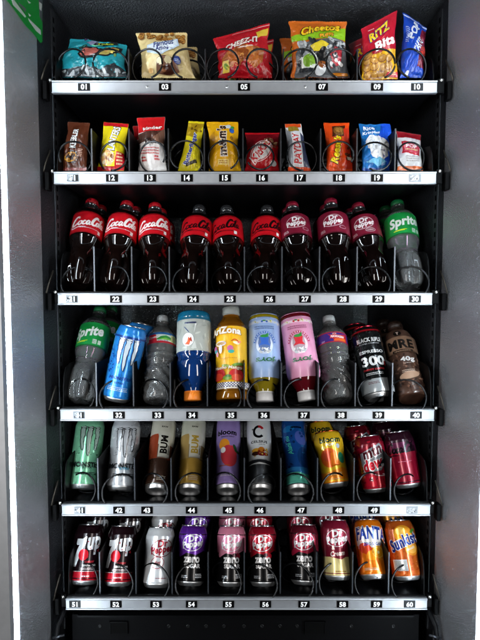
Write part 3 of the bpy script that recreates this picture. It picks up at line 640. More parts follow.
AMB = mat('#7a4a0c', 'liquid', .08)
M35 = place((232, 401), (231, 308.5), .212, .05)
o = bottle('juice_bottle', MAN, M35, AMB, AMB, 500, art_mango(), (22, 160), '#ffc61a', mat('#9a9c96', 'cap'), (192, 212, 19.5), yaw=-14); tag(o, 'yellow mango juice bottle with grey cap and checked band', 'bottle', G4)
# upside-down juices (36, 37)
JUG = [(0, 27.56), (1, 31.8), (6, 34.56), (12, 34.98), (14, 33.92), (16, 34.98), (30, 34.98), (44, 34.98), (46, 33.71), (48, 34.98), (78, 34.98), (80, 33.71), (82, 34.98), (104, 35.4), (124, 36.68), (140, 36.04), (152, 32.86), (163, 27.03), (172, 21.73), (177, 19.93)]
def art_juice(ink, ink2, fruit, light):
    a = Art('label', flip=197.0); dk = '#1d6a3c'
    a.small(0, 183, 34, 1, ink2, 2).R(-56, 170, 56, 176, light).blobs(-40, 170, 40, 176, 16, 2, ['#e8dc9c', '#f4f0c0', '#b8c04c'], 3).E(-5, 173, 2.6, 2.4, fruit).E(6, 173, 2.6, 2.4, fruit).E(0, 175, 4, 1.6, '#3c8c3c')
    a.small(0, 160, 46, 2, ink2, 2.6, 4.4, 8).ring(0, 122, 26, 28, 5, ink, 0, 26, 5, 175)
    for k in range(13):
        t = math.radians(15+k*12.5); a.R(23.5*math.cos(t)-1, 122+25.5*math.sin(t)-1.6, 23.5*math.cos(t)+1, 122+25.5*math.sin(t)+1.6, light)
    a.E(0, 118, 19, 21, light).P([(-10, 104), (10, 104), (14, 122), (12, 136), (-12, 136), (-14, 122)], ink2 if fruit[1] == '3' else '#b8a0ac').blobs(-12, 98, 12, 112, 16, 3.4, ['#f2f4f4', '#c8ccd0', '#9aa2a8'], 5)
    a.P([(-13, 116), (-7, 124), (-10, 136), (0, 141), (10, 136), (8, 124), (13, 116), (0, 119)], fruit).E(0, 138, 9, 3.4, '#2f8c3c').E(5, 141, 5, 2, '#2f8c3c', 30)
    a.T("JOY'S", 2, 86, 12, 42, dk, .4, .15, 180).small(20, 84, 8, 2, dk, 1.4)
    return a
M36 = place((265.5, 401.5), (264, 317), .196, .05, inv=True)
o = bottle('juice_bottle', JUG, M36, mat('#8a7a14', 'liquid', .1), mat('#8a7a14', 'liquid', .1), 500, art_juice('#4c7cd0', '#5a74a8', '#3468c8', '#ccd8ee'), (3, 150), '#9cb8e4', mat('#e6e8ea', 'cap'), (176, 197, 20), yaw=0); tag(o, 'pale blue juice bottle standing upside down on white cap', 'bottle', G4)
M37 = place((307.5, 400.5), (295, 316), .196, .05, inv=True)
o = bottle('juice_bottle', JUG, M37, mat('#5c0a16', 'liquid', .1), mat('#5c0a16', 'liquid', .1), 500, art_juice('#c83c6c', '#a8587c', '#d42434', '#f4dce6'), (3, 150), '#e49cc0', mat('#e6e8ea', 'cap'), (176, 197, 20), yaw=0); tag(o, 'pink juice bottle standing upside down on white cap', 'bottle', G4)
# 39 coffee can
def art_rifle():
    a = Art(); a.blobs(-48, 60, 48, 150, 70, 2.4, ['#2c3436', '#3c4644', '#141819', '#4c5450'], 6, .5).R(-60, 148, 60, 153, '#b01824').T('BLACK RIFLE', 2, 128, 10, 54, '#d8dadb', .4).T('COFFEE COMPANY', 2, 119, 3, 44, '#a8acb0', .2)
    a.R(-30, 92, 34, 106, '#16181a').T('ESPRESSO', 2, 100, 7, 52, '#e0e2e3', .25).T('300', 2, 78, 22, 50, '#e8eaea', .4).R(24, 66, 32, 76, '#c42430').T('ENERGY COFFEE', 0, 59, 4, 44, '#c83038', .25).small(0, 50, 36, 2, '#d0d2d4', 1.5, 3.4).R(-60, 9, 60, 38, '#9ea3a6').small(-6, 30, 22, 2, '#5a2024', 1.4, 3); return a
M39 = place((379.5, 399.5), (364.5, 330), .166, .052)
o = can('coffee_can', 'tallx', '#131516', art_rifle(), M39, lid='#c03040', yaw=4); tag(o, 'black coffee can with red top and the number 300 above plate 39', 'coffee can', G4)
behind(o, .082, 'black coffee can with red top, second in its column behind the 300 can', 'coffee can', G4, dx=-.004)
# 40 shake bottle
SHK = [(0, 25), (1, 29), (6, 31.6), (20, 32), (60, 31), (100, 31), (140, 32), (156, 31), (168, 26), (174, 21), (178, 18.6), (182, 18)]
def art_shake():
    a = Art('label'); a.blobs(-46, 8, 46, 98, 110, 4.6, ['#2e1a12', '#5a3a2a', '#8a6450', '#3c241a', '#a8806a'], 31, .45).blobs(-46, 6, 46, 30, 30, 4, ['#2c1a12', '#4a2e22'], 8, .5)
    a.R(-46, 100, 46, 142, '#8c6c56').T('MRE', 0, 122, 24, 54, '#100c0a', .6).R(-20, 101, 22, 107, '#17100c').small(1, 103, 34, 1, '#c8a080', 1.4).E(-2, 150, 8, 6, '#100c0a').T('T', -2, 150, 7, 6, '#c8b0a0', .4).T('40g', 6, 80, 15, 28, '#f0ece8', .45).small(6, 70, 20, 1, '#d8c8bc', 1.6).E(2, 40, 20, 9, '#c09a80', 10).small(2, 52, 24, 2, '#e0c8b4', 1.8, 4); return a
M40 = place((413, 399), (394, 325), .2, .052)
o = bottle('shake_bottle', SHK, M40, mat('#4a3024', 'liquid', .3), mat('#4a3024', 'liquid', .3), 500, art_shake(), (3, 166), '#5e4438', mat('#2c1d16', 'cap'), (181, 200, 18.5), yaw=6); tag(o, 'brown protein shake bottle with mottled base above plate 40', 'bottle', G4)
behind(o, .08, 'brown protein shake bottle, second in column 40 behind the front one', 'bottle', G4, dx=-.004)
# ------------------------------------------------------------------ bags of the top shelf
def quad(tl, tr, br, bl, yt, yb): return at(*tl, yt), at(*tr, yt), at(*br, yb), at(*bl, yb)
G1 = 'snack bags on the top shelf'
def A(kind='film'): return Art(kind)
a = A(); a.P([(0, 0), (150, 0), (150, 16), (128, 30), (96, 14), (60, 20), (28, 14), (0, 18)], '#2a2e32').blobs(4, 2, 148, 16, 30, 6, ['#9aa0a4', '#1a1c20', '#c8ccce', '#3c4248'], 7, .4)
a.P([(40, 46), (52, 36), (64, 30), (78, 36), (92, 40), (96, 62), (72, 66), (54, 62)], '#101418').P([(45, 46), (58, 36), (72, 38), (88, 46), (90, 58), (70, 62), (54, 58)], '#a8564c').E(47, 64, 9, 7, '#101418').E(47, 64, 6.5, 4.8, '#58b098').E(48, 64, 3, 3, '#101418')
a.P([(86, 38), (112, 44), (140, 58), (142, 74), (118, 74), (96, 64)], '#101418').P([(92, 42), (112, 48), (134, 60), (134, 70), (116, 68), (98, 58)], '#a89a50').blobs(98, 48, 130, 66, 12, 4, ['#e0c860', '#6a8c4c', '#c87a50'], 3)
a.P([(50, 76), (66, 70), (82, 74), (78, 88), (60, 88)], '#8c88a8').P([(66, 72), (92, 70), (110, 78), (128, 84), (126, 92), (100, 86), (74, 84)], '#101418').T('Takis', 98, 81, 9, 42, '#c8d838', .5, .2, 4, 0, '#14200c', .6).small(78, 70, 30, 1, '#7ae0b0', 3).P([(42, 84), (60, 94), (100, 92), (86, 98), (40, 98)], '#3a2c4c')
o = bag('snack_bag', quad((70, 38), (127, 45), (127, 78), (52, 78), .075, .05), 150, 90, .018, '#1f8f9c', a, seed=1, wr=1.3, seal=.05); tag(o, 'crumpled teal chip bag with cartoon mouth and squiggles above plate 01', 'snack bag', G1)
a = A()
for q in range(26):
    rd = random.Random(q+50); x, y = rd.uniform(4, 114), rd.uniform(78, 96); a.E(x, y, 7, 5, '#7a4c1c', rd.uniform(0, 90), 12).E(x, y+.5, 5.4, 3.6, '#b8843c', 0, 10).E(x-1.5, y, 1.5, 1.2, '#3c2008', 0, 6).E(x+2, y+1, 1.2, 1, '#3c2008', 0, 6)
a.P([(18, 48), (48, 40), (86, 58), (102, 66), (98, 82), (70, 74), (36, 68), (20, 64)], '#c4daf0').P([(22, 50), (48, 43), (84, 60), (98, 68), (95, 79), (70, 71), (36, 65), (24, 62)], '#e2eef8')
a.T('Famous', 62, 69, 14, 56, '#1d2f74', .3, .35, 15, 0).T('Amos', 56, 56, 10, 34, '#1d2f74', .35, .35, 15, 0).P([(36, 6), (40, 34), (56, 40), (84, 34), (88, 8), (66, 4)], '#6a4838').E(46, 28, 7, 7, '#e8dcb8').E(66, 30, 9, 8, '#c8b890').E(62, 12, 16, 8, '#3c1c12').E(50, 12, 8, 4, '#7a4c30').E(88, 32, 9, 9, '#223a80').small(88, 33, 12, 2, '#c0d0f0', 1.6, 3).E(24, 12, 6, 5, '#c89c5c')
cA = quad((135, 33), (187, 33), (196, 78), (142, 78), .048, .05)
o = bag('cookie_bag', cA, 120, 100, .018, '#d9c48c', a, seed=2, wr=.7, seal=.045); tag(o, 'beige cookie bag with blue script banner above plate 03', 'snack bag', G1)
def back_bag(o, dx, dy, dz, label, g, cat='snack bag'):
    c = o.copy(); C.objects.link(c); c.matrix_world = Matrix.Translation((dx, dy, dz)) @ o.matrix_basis; tag(c, label, cat, g); return c
back_bag(o, .016, .055, -.002, 'beige cookie bag tucked behind the first cookie bag of plate 03', G1)
a = A(); a.P([(0, 0), (120, 0), (120, 14), (60, 8), (0, 16)], '#a00c18').P([(8, 42), (22, 54), (46, 60), (60, 62), (92, 56), (108, 46), (104, 26), (84, 16), (60, 30), (36, 18), (14, 22)], '#b8682c').blobs(16, 24, 102, 56, 24, 7, ['#c8823c', '#a85822', '#d89a50', '#8c4418'], 6, .8)
a.P([(26, 10), (40, 28), (50, 18), (62, 32), (72, 20), (88, 8)], '#a40e1c').T('CHEEZ-IT', 60, 67, 13, 84, '#f4e8e0', .5, .2, 5, 2, '#7c0a14', .5).small(66, 56, 36, 1, '#f0d8c8', 2.4).P([(92, 86), (118, 90), (118, 76), (104, 76), (98, 72)], '#d8b83c').P([(8, 8), (24, 10), (26, 34), (12, 34)], '#e0c03c').E(18, 22, 5, 7, '#7a9c2c').P([(40, 95), (120, 95), (120, 96.5), (40, 96)], '#e0a8a8')
o = bag('snack_bag', quad((213, 39), (270, 23), (272, 78), (218, 78), .05, .048), 120, 100, .018, '#b5121f', a, seed=3, wr=.8, seal=.05); tag(o, 'red cheese cracker bag with slanted top edge above plate 05', 'snack bag', G1)
back_bag(o, .012, .055, -.004, 'red cheese cracker bag tucked behind the first cracker bag of plate 05', G1)
a = A(); a.P([(0, 62), (120, 66), (120, 88), (60, 80), (0, 72)], '#86b81c').P([(8, 0), (120, 0), (120, 64), (90, 66), (20, 58), (8, 40)], '#55585c').blobs(14, 20, 116, 62, 60, 8, ['#1a1c20', '#8c9094', '#2c3034', '#b4b8ba', '#3a3e42'], 16, .5)
a.P([(36, 50), (62, 60), (78, 52), (66, 42), (46, 40)], '#d8c02c').E(36, 24, 19, 14, '#dfe3dc', 20).E(36, 26, 15, 11, '#7aa82c', 10).R(16, 8, 44, 14, '#20242a').P([(82, 14), (92, 50), (110, 46), (104, 20)], '#a82030').blobs(84, 16, 108, 44, 12, 5, ['#e8e8e8', '#c02838', '#30343a'], 9, .6).E(66, 34, 10, 14, '#101214').E(60, 12, 12, 8, '#e2e4e6', 30).E(64, 20, 10, 5, '#8c4c20').P([(84, 2), (116, 2), (116, 7), (84, 7)], '#e08a24')
a.T('Cheetos', 64, 82, 14, 86, '#f4c820', .5, .25, 7, 2, '#1c140c', .8).T('PUFFS', 76, 70, 7, 32, '#f0a428', .4, .2, 8, 0, '#40200c', .5)
o = bag('snack_bag', quad((288, 21), (347, 22), (350, 78), (291, 78), .046, .05), 120, 100, .018, '#c8641a', a, seed=4, wr=.8, seal=.05); tag(o, 'orange and green cheese puff bag above plate 07', 'snack bag', G1)
back_bag(o, -.014, .055, -.006, 'orange cheese puff bag tucked behind the first puff bag of plate 07', G1)
a = A(); a.R(0, 0, 90, 54, '#e0a818').P([(0, 50), (90, 54), (90, 60), (0, 56)], '#a80f22')
for q in range(13):
    rd = random.Random(q+9); x, y = 14+(q % 4)*17+rd.uniform(-3, 3), 10+(q//4)*13+rd.uniform(-3, 3); a.E(x, y, 11, 8, '#8c541c', rd.uniform(-40, 40), 14).E(x, y+.8, 10, 6.8, '#c08a3c', rd.uniform(-20, 20), 14).E(x-2, y+2, 4, 2, '#deb064', 0, 8)
a.T('RITZ', 42, 98, 22, 54, '#f2c81c', .6, .1, 16, 0, '#1c3488', 1.0).T('Bits', 56, 69, 20, 52, '#f6f2ee', .7, 0, 8).small(20, 112, 14, 1, '#e8b0b8', 2).P([(60, 4), (90, 2), (90, 12), (62, 12)], '#b8142c').small(76, 10, 16, 2, '#f0e0b0', 1.6, 3)
o = bag('snack_bag', quad((361, 29), (398, 10), (397, 79), (361, 80), .05, .048), 90, 128, .016, '#b5142a', a, seed=5, wr=.7, seal=.04); tag(o, 'tall red and yellow round cracker bag above plate 09', 'snack bag', G1)
back_bag(o, -.014, .05, -.006, 'red round cracker bag tucked behind the first one of plate 09', G1)
a = A(); a.P([(38, 18), (60, 14), (60, 100), (44, 92), (36, 60)], '#7c1c34').E(48, 44, 9, 12, '#b83428').T('POP', 24, 82, 17, 42, '#e2e8f2', .6, 0, 62).T('TARTS', 34, 54, 14, 34, '#dfe6f0', .5, 0, 62).small(9, 84, 8, 8, '#a8bcec', 2, 4).E(16, 6, 6, 4, '#f0f2f6').P([(0, 104), (60, 104), (60, 107), (0, 107)], '#cfd8ee')
o = bag('snack_bag', quad((403, 12), (427, 28), (424, 78), (399, 78), .06, .045), 60, 110, .02, '#1746b8', a, seed=6, seal=.04); tag(o, 'narrow bright blue snack bag above plate 10', 'snack bag', G1)
# ------------------------------------------------------------------ candy on the second shelf
G2 = 'candy packs on the second shelf'
def candy(label, cat, q, w, h, t, col, art, seed, kind='film', name='candy_bar', yt=.07, yb=.045, wr=.45, seal=.06, back=None, ln=None):
    o = bag(name, quad(*q, yt, yb), w, h, t, col, art, kind, seed=seed, wr=wr, seal=seal); tag(o, label, cat, G2)
    if back: back_bag(o, back[0], .05, back[1], ln, G2, cat)
a = A(); a.T('KEEBLER', 22, 66, 13, 44, '#ece8e4', .55, 0, 86, 0, '#120c0a', .9).E(22, 26, 15, 13, '#30180c').ring(20, 26, 12, 10, 2.4, '#c88a28', 20, 20).blobs(12, 16, 34, 34, 12, 3.4, ['#7a4a24', '#b8803c', '#2c140a'], 5).R(0, 0, 50, 6, '#8c3c34').small(38, 40, 9, 5, '#d8a890', 1.6, 3.4)
candy('brown wrapped cookie snack with white upright lettering above plate 11', 'candy bar', ((68, 122), (90, 123), (87, 171), (59, 171)), 50, 104, .012, '#5a2c1a', a, 11)
a = A(); a.R(0, 88, 52, 96, '#b41420').R(0, 0, 52, 8, '#b8141e').P([(34, 0), (52, 0), (52, 32), (36, 34)], '#c41824').T('PLANTERS', 27, 58, 15, 58, '#f2f2ee', .55, 0, 84, 0, '#14120e', .9).E(19, 22, 15, 13, '#e8a868').blobs(10, 12, 30, 30, 16, 4, ['#b87828', '#7a4818', '#e8c070', '#f4e4c0'], 3).small(43, 28, 10, 4, '#f0c8a0', 3, 6)
candy('yellow snack wrapper with red ends and peanuts above plate 12', 'candy bar', ((103, 122), (129, 124), (124, 171), (97, 171)), 52, 96, .013, '#dcc818', a, 12)
a = A(); a.R(0, 72, 60, 104, '#c81c20').T('kinder', 34, 80, 7, 44, '#f4e8e4', .5, 0, 6, 0, '#4a0c10', .5).P([(0, 50), (60, 54), (60, 76), (0, 70)], '#4c3028').P([(26, 50), (60, 50), (60, 80), (38, 62)], '#7a5848').E(30, 50, 12, 8, '#2c1c18').P([(0, 0), (60, 0), (60, 40), (40, 48), (28, 52), (14, 46), (0, 48)], '#e6e2e0').small(26, 38, 44, 3, '#d06a68', 2.2, 5, 3).small(14, 20, 10, 2, '#cc4848', 3, 5).small(42, 22, 10, 2, '#cc4848', 3, 5)
candy('white bag with bright red top and chocolate picture above plate 13', 'candy bag', ((137, 118), (165, 117), (167, 171), (138, 171)), 60, 104, .014, '#dedad8', a, 13, name='candy_bag', back=(-.02, 0), ln='red topped candy bag tucked behind the white one of plate 13')
a = A(); a.P([(0, 70), (16, 64), (36, 90), (36, 96), (0, 96)], '#a88a1c').blobs(4, 70, 32, 94, 8, 4, ['#6a5014', '#c8a82c'], 3).T('Butterfinger', 17, 42, 12, 62, '#1c3aa4', .5, .1, 82, 0, '#f0f2f0', .5).P([(12, 8), (30, 14), (28, 20), (12, 14)], '#2c2410')
candy('narrow bright yellow candy bar with blue script above plate 14', 'candy bar', ((189, 121), (204, 122), (200, 171), (178, 171)), 36, 100, .01, '#dfd020', a, 14)
a = A(); a.T("m&m's", 28, 62, 19, 66, '#33180e', .75, 0, 90, 0, '#f0ece4', .8).E(48, 82, 5, 6, '#2c5cb0').E(42, 92, 6, 5, '#d8e4ec').E(50, 90, 4, 3, '#3c9c48').R(18, 12, 40, 22, '#f4d878').small(29, 18, 18, 2, '#a86818', 1.8, 3.6).P([(0, 24), (12, 36), (14, 80), (0, 70)], '#c88c10').blobs(48, 30, 60, 70, 6, 4, ['#d89c14', '#a87010'], 3)
candy('golden yellow candy bag with dark brown upright lettering above plate 15', 'candy bag', ((207, 122), (238, 122), (241, 172), (209, 172)), 62, 104, .014, '#e6ac14', a, 15, name='candy_bag')
a = A(); a.P([(0, 44), (66, 46), (66, 74), (0, 72)], '#6c0c16').E(30, 34, 22, 15, '#c8c2c2', 38).T('KitKat', 28, 35, 17, 50, '#b8141e', .6, .2, 52, 0, '#f6f4f4', 1.1).blobs(38, 40, 60, 62, 10, 5, ['#7a5038', '#4c2c1c', '#a87c5c'], 5, .5).ring(30, 34, 25, 18, 1.2, '#e8c8c8', 38).E(56, 12, 6, 5, '#d8d4d4')
candy('red wafer candy bag with tilted white lettering above plate 16', 'candy bag', ((245, 133), (281, 133), (279, 171), (245, 171)), 66, 76, .014, '#b5121c', a, 16, name='candy_bag')
a = A(); a.R(0, 92, 40, 104, '#d8501c').P([(6, 80), (34, 84), (30, 94), (8, 94)], '#98802c').P([(0, 8), (10, 8), (12, 80), (0, 90)], '#8c9098').P([(30, 8), (44, 8), (44, 70), (34, 80)], '#3c4460').T('PAYDAY', 21, 46, 15, 64, '#c41c24', .6, 0, 88, 0, '#f2f0f4', 1.0).R(0, 0, 44, 8, '#dc4c20')
candy('white and orange caramel bar with red upright lettering above plate 17', 'candy bar', ((285, 124), (301, 124), (311, 172), (288, 171)), 42, 100, .011, '#d8dadf', a, 17)
a = A(); a.P([(14, 70), (44, 72), (46, 98), (16, 96)], '#4c2414').E(30, 84, 13, 11, '#7c5424').E(30, 86, 9, 6, '#a07434').P([(36, 6), (54, 6), (54, 92), (42, 90)], '#c8321a').blobs(40, 20, 52, 60, 5, 5, ['#3c1c10', '#5c2c18'], 4).T("Reese's", 21, 44, 17, 58, '#f2d41c', .65, .2, 78, 0, '#3c1408', .9).R(42, 22, 52, 28, '#e8d8c0')
candy('orange peanut butter candy bag with yellow tilted lettering above plate 18', 'candy bag', ((324, 123), (349, 123), (354, 172), (326, 172)), 54, 104, .013, '#e04a14', a, 18, name='candy_bag')
a = A(); a.P([(30, 60), (46, 104), (62, 104), (62, 0), (48, 0)], '#1a4cc4').T('Rice', 18, 90, 10, 22, '#dfe8f4', .5, .2, 6, 0, '#123c8c', .6).T('Krispies', 20, 78, 8, 34, '#dfe8f4', .4, .2, 6).P([(8, 60), (16, 72), (34, 72), (48, 62), (54, 44), (52, 28), (36, 18), (18, 24), (14, 44)], '#dcdfe2').E(42, 44, 6, 14, '#8c8a88', -24).blobs(12, 28, 46, 66, 10, 6, ['#e8ebee', '#ccd2d8', '#f2f4f6'], 5).P([(6, 18), (28, 8), (46, 16), (30, 24)], '#6ab8dc').R(0, 0, 62, 6, '#123c8c')
candy('blue crispy square packet with white lump picture above plate 19', 'candy bag', ((359, 124), (391, 124), (395, 171), (362, 171)), 62, 100, .014, '#1f6cb4', a, 19, name='candy_bag', wr=1.4)
a = A(); a.R(0, 66, 50, 80, '#8c1420').P([(6, 32), (44, 28), (46, 54), (8, 58)], '#b4202c').P([(9, 35), (41, 31), (43, 51), (11, 55)], '#c8485a').T('POP', 26, 46, 8, 24, '#f0dede', .4, .1, -4).small(26, 38, 28, 1, '#e8d8a0', 2).small(28, 24, 26, 3, '#a8a09c', 2, 4).R(0, 0, 50, 8, '#d86a34')
candy('short white and red candy pouch above plate 20', 'candy bag', ((396, 131), (421, 135), (423, 171), (397, 171)), 50, 80, .012, '#d4d0d0', a, 20, name='candy_bag')
# ------------------------------------------------------------------ cabinet
def wall_mat(name, col, rough, bump, scale=95, metal=.9, dist=.0042):
    m = bpy.data.materials.new(name); m.use_nodes = True; nt = m.node_tree; N = nt.nodes; L = nt.links; b = N['Principled BSDF']
    b.inputs['Base Color'].default_value = (*lin(col), 1); b.inputs['Metallic'].default_value = metal; b.inputs['Roughness'].default_value = rough
    tc = N.new('ShaderNodeTexCoord'); v = N.new('ShaderNodeTexVoronoi'); v.feature = 'SMOOTH_F1'; v.inputs['Scale'].default_value = scale; v.inputs['Smoothness'].default_value = .6
    nz = N.new('ShaderNodeTexNoise'); nz.inputs['Scale'].default_value = scale*1.6; nz.inputs['Detail'].default_value = 3
    ad = N.new('ShaderNodeMath'); ad.operation = 'ADD'; L.new(tc.outputs['Object'], v.inputs['Vector']); L.new(tc.outputs['Object'], nz.inputs['Vector'])
    L.new(v.outputs['Distance'], ad.inputs[0]); L.new(nz.outputs['Fac'], ad.inputs[1])
    bp = N.new('ShaderNodeBump'); bp.inputs['Strength'].default_value = bump; bp.inputs['Distance'].default_value = dist
    L.new(ad.outputs[0], bp.inputs['Height']); L.new(bp.outputs['Normal'], b.inputs['Normal'])
    n2 = N.new('ShaderNodeTexNoise'); n2.inputs['Scale'].default_value = 6; mr = N.new('ShaderNodeMapRange'); mr.inputs['To Min'].default_value = rough-.06; mr.inputs['To Max'].default_value = rough+.08
    L.new(tc.outputs['Object'], n2.inputs['Vector']); L.new(n2.outputs['Fac'], mr.inputs['Value']); L.new(mr.outputs['Result'], b.inputs['Roughness'])
    return m
STUC = wall_mat('embossed_aluminium', '#e8ebf2', .22, .6, 380, .79, .0015); STUCD = wall_mat('embossed_lining', '#6c6f75', .32, 1.0, 260, .85, .0030)
XL, XR, YF, YB, ZB, ZT = -.408, .412, -.150, .62, -.86, .60
def wall(name, box, m, kind='structure'):
    b = MB(); b.box(*box, m); o = b.build(name); o['kind'] = kind; return o
LINER = wall_mat('dark_liner', '#34363b', .42, .8, 300, .6, .0018); YM = -.012
wall('left_wall', (XL-.012, YF, ZB, XL, YM, ZT), STUC); wall('right_wall', (XR, YF, ZB, XR+.012, .034, ZT), STUC)
wall('left_inner_wall', (XL-.012, YM+.0004, ZB, XL-.0012, YB, ZT), LINER); wall('right_inner_wall', (XR+.0012, .0344, ZB, XR+.012, YB, ZT), LINER)
wall('back_wall', (XL-.012, YB+.001, ZB, XR+.012, YB+.012, ZT), wall_mat('back_lining', '#b8bbc0', .36, 1.0, 240, .8, .0030)); wall('ceiling', (XL-.012, YF, ZT+.001, XR+.012, YB+.012, ZT+.012), STUCD)
wall('floor', (XL-.012, YF, ZB-.013, XR+.012, YB+.012, ZB-.001), BLK)
# slotted standards on both side walls
for sx, x, w in ((1, XL, 'left'), (-1, XR, 'right')):
    s = MB(); x1 = x+sx*.0016
    s.box(min(x-sx*.001, x1), .062, ZB+.1, max(x-sx*.001, x1), .082, ZT-.01, mat('#484b50', 'metal', .45, .6))
    z = ZB+.12
    while z < ZT-.03:
        s.box(min(x1, x1+sx*.0004), .0685, z, max(x1, x1+sx*.0004), .0755, z+.0105, mat('#030303', 'black', .7)); z += .0195
    o = s.build('shelf_standard'); tag(o, 'slotted metal upright on the %s side wall of the cabinet' % w, 'shelf standard', 'slotted shelf standards')
# shelf latches
for r in range(6):
    z = RAILZ[r]
    for sx, x in ((1, XL), (-1, XR)):
        ex = at(EDGE[r][0 if sx > 0 else 1], ROWPY[r], 0).x; a0, a1 = sorted((x+sx*.004, x+sx*.0130)); b0, b1 = sorted((x+sx*.0158, ex-sx*.0015))
        root = empty('shelf_latch', Matrix.Translation((x, 0, z)))
        tag(root, 'black latch with thin lever at the %s end of the %s shelf' % ('left' if sx > 0 else 'right', names[r]), 'latch', 'latches at the shelf ends')
        m = MB(); m.box(a0-x, -.002, -.024, a1-x, .016, .012, BLK); m.box(b0-x, .004, -.010, b1-x, .014, .018, BLK); lb = m.build('latch_body', root)
        bv = lb.modifiers.new('b', 'BEVEL'); bv.width = .002; bv.segments = 2
        m = MB(); m.tube([(sx*.0045, -.006, .012), (sx*.007, .0, .03), (sx*.0125, .012, .058)], .0017, mat('#4a453e', 'metal', .45, .8), 6); m.build('lever', root)
        m = MB(); bx = (b0+b1)/2-x; m.lathe([(0, .0035), (.0012, .0032), (.002, .0018), (.0022, .0001)], mat('#c8c8c4', 'metal', .25, .9), 12); so = m.build('screw', root); so.matrix_basis = Matrix.Translation((bx, .0018, .014)) @ Matrix.Rotation(PI/2, 4, 'X')
# door frame posts with LED strips
FR = mat('#b4b8bd', 'metal', .45, .6)
def emis(s):
    m = bpy.data.materials.new('led_glow'); m.use_nodes = True; N = m.node_tree.nodes; L = m.node_tree.links; N.clear(); out = N.new('ShaderNodeOutputMaterial'); e = N.new('ShaderNodeEmission')
    e.inputs['Color'].default_value = (.80, .92, 1, 1); tc = N.new('ShaderNodeTexCoord'); sp = N.new('ShaderNodeSeparateXYZ'); sn = N.new('ShaderNodeMath'); sn.operation = 'SINE'; mu = N.new('ShaderNodeMath'); mu.operation = 'MULTIPLY'; mu.inputs[1].default_value = 2*PI/.0105
    mr = N.new('ShaderNodeMapRange'); mr.inputs['From Min'].default_value = -1; mr.inputs['To Min'].default_value = s*.35; mr.inputs['To Max'].default_value = s*1.65
    L.new(tc.outputs['Object'], sp.inputs[0]); L.new(sp.outputs['Z'], mu.inputs[0]); L.new(mu.outputs[0], sn.inputs[0]); L.new(sn.outputs[0], mr.inputs['Value']); L.new(mr.outputs['Result'], e.inputs['Strength']); L.new(e.outputs[0], out.inputs[0]); return m
LED = emis(LEDS)
for sx, x, w in ((1, XL, 'left'), (-1, XR, 'right')):
    root = empty('door_post', Matrix.Translation((x, YF, 0))); tag(root, '%s metal door post carrying a glowing white light strip' % w, 'door post', 'lit door posts')
    m = MB(); lo, hi = (-.06, .0035) if sx > 0 else (-.0035, .06)
    m.box(lo, -.040, ZB, hi, -.0265, ZT, FR)
    m.box(lo, -.0262, ZB, (-.006 if sx > 0 else hi), -.0005, ZT, FR) if sx > 0 else m.box(.006, -.0262, ZB, hi, -.0005, ZT, FR)
    m.build('post_profile', root)
    m = MB(); a0, a1 = (-.0055, .0031) if sx > 0 else (-.0031, .0055)
    m.box(a0, -.0260 if sx < 0 else -.0262, ZB+.02, a1, -.0165, ZT-.01, LED); m.build('light_strip', root)
# bottom panel below the lowest shelf
root = empty('bottom_panel', Matrix.Translation((0, .02, -.70))); tag(root, 'black bottom panel with holes and two square notches under the lowest shelf', 'panel')
m = MB(); m.box(-.375, 0, -.15, .375, .012, .003, mat('#010102', 'black', .7)); m.box(-.36, -.010, .0035, .36, .012, .0075, BLK); m.build('panel_face', root)
for px, w in ((119, .017), (315, .020)):
    c = at(px, 627, .02); m = MB(); x = c.x; z = c.z+.70; t = .0022
    m.box(x-w, -.0030, z-.012, x+w, -.0005, z+.012, mat('#000000', 'black', .9)); m.box(x-w-t, -.0042, z-.014, x-w-.0001, -.0004, z+.014, BLK); m.box(x+w+.0001, -.0042, z-.014, x+w+t, -.0004, z+.014, BLK); m.box(x-w, -.0042, z+.0121, x+w, -.0004, z+.0145, BLK); m.build('notch', root)
for px in (100, 169, 188, 206, 224, 244, 262, 280, 297, 351, 393):
    c = at(px, 626, .02); m = MB(); m.lathe([(0, .0042), (.0012, .0040), (.0012, .0026), (.0002, .0001)], mat('#050608', 'metal', .5, .5), 16); o = m.build('screw', root); o.matrix_basis = Matrix.Translation((c.x, -.0005, c.z+.70)) @ Matrix.Rotation(PI/2, 4, 'X')
for sx, x, w in ((1, XL, 'left'), (-1, XR, 'right')):
    m = MB(); m.tube([(x+sx*.012, -.045, -.80), (x+sx*.014, -.01, -.70), (x+sx*.028, .02, -.665)], .0055, BLK2, 8); m.tube([(x+sx*.006, -.02, -.72), (x+sx*.03, -.018, -.715)], .003, STEEL, 8)
    o = m.build('support_arm'); tag(o, 'slanted black support arm at the %s bottom corner' % w, 'support arm', 'bottom support arms')
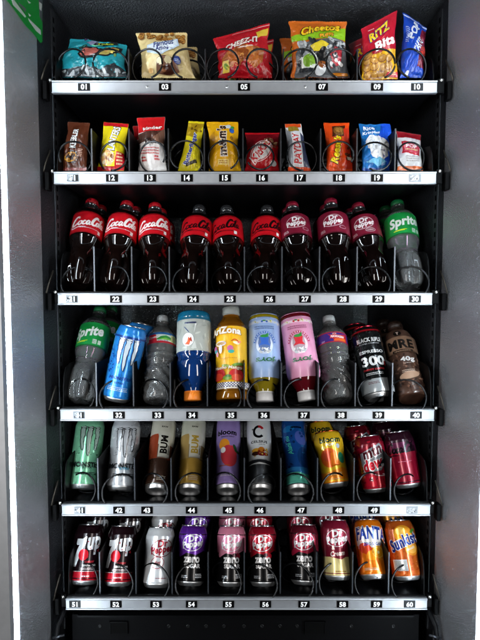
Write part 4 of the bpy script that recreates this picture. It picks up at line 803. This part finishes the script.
# green reflection at the top of the left wall, built as flat coloured shapes
def onwall(px, py):
    d = ray(px, py); t = (XL+.0009-CAM.x)/d.x; return CAM+d*t
GR = mat('#128a32', 'label', .45); GW = mat('#c2c8c2', 'label', .5)
s = MB()
def pw(pts, m, k):
    q = [onwall(*p)+Vector((k*.0004, 0, 0)) for p in pts]; q2 = [p-Vector((.0005, 0, 0)) for p in q]; n = len(q)
    s.add(q+q2, [tuple(range(n)), tuple(range(2*n-1, n-1, -1))]+[(i, (i+1) % n, n+(i+1) % n, n+i) for i in range(n)], m, False)
pw([(3, -14), (7, 0), (14, 9), (26, 26), (33, 33), (40.5, 43), (42.5, 42), (42.5, -14)], GR, 0)
pw([(10, -6), (14, 0), (26, 16.5), (25, 17.5), (13, 5)], GW, 1); pw([(18, 2), (26, 9), (25, 12), (19, 5)], mat('#5a6460', 'label'), 2); pw([(28, 18), (40.5, 30), (40.8, 35), (36, 31), (29, 21)], GW, 1); pw([(27, 0), (31, 3), (29, 3.5)], GW, 1); pw([(38, -10), (42.2, -10), (42.2, 22), (39.5, 16)], mat('#4a5054', 'label'), 1); pw([(28, 13), (31, 15.5), (29.5, 16.5)], GW, 1); pw([(39, 2), (41.6, 4), (41, 11), (39.3, 9)], GW, 2)
o = s.build('green_reflection'); tag(o, 'green and white reflection painted as flat shapes on the upper left side wall', 'painted reflection')
# ------------------------------------------------------------------ light
def area(name, loc, rot, sx, sy, e, col=(.82, .92, 1)):
    l = bpy.data.lights.new(name, 'AREA'); l.shape = 'RECTANGLE'; l.size = sx; l.size_y = sy; l.energy = e; l.color = col
    o = bpy.data.objects.new(name, l); C.objects.link(o); o.location = loc; o.rotation_euler = rot; return o
for k in (-1, 1): area('added_fill', (k*.95, -1.75, .15), (PI/2, 0, -k*math.radians(-28)), .28, 1.9, FILL, (1, .96, .92))  # added fill from the front, no real lamps; gives cans and bottles vertical streaks
W = bpy.data.worlds.new('World'); SC.world = W; W.use_nodes = True; W.node_tree.nodes['Background'].inputs[0].default_value = (.55, .6, .7, 1); W.node_tree.nodes['Background'].inputs[1].default_value = WORLD
vs = SC.view_settings; vs.view_transform = 'Standard'; vs.look = 'None'; vs.exposure = EXPO; vs.gamma = 1; vs.use_curve_mapping = False
SC.cycles.max_bounces = 8; SC.cycles.transmission_bounces = 6; SC.cycles.glossy_bounces = 4; SC.cycles.caustics_refractive = False; SC.cycles.caustics_reflective = False; SC.cycles.sample_clamp_indirect = 4; SC.cycles.use_denoising = True
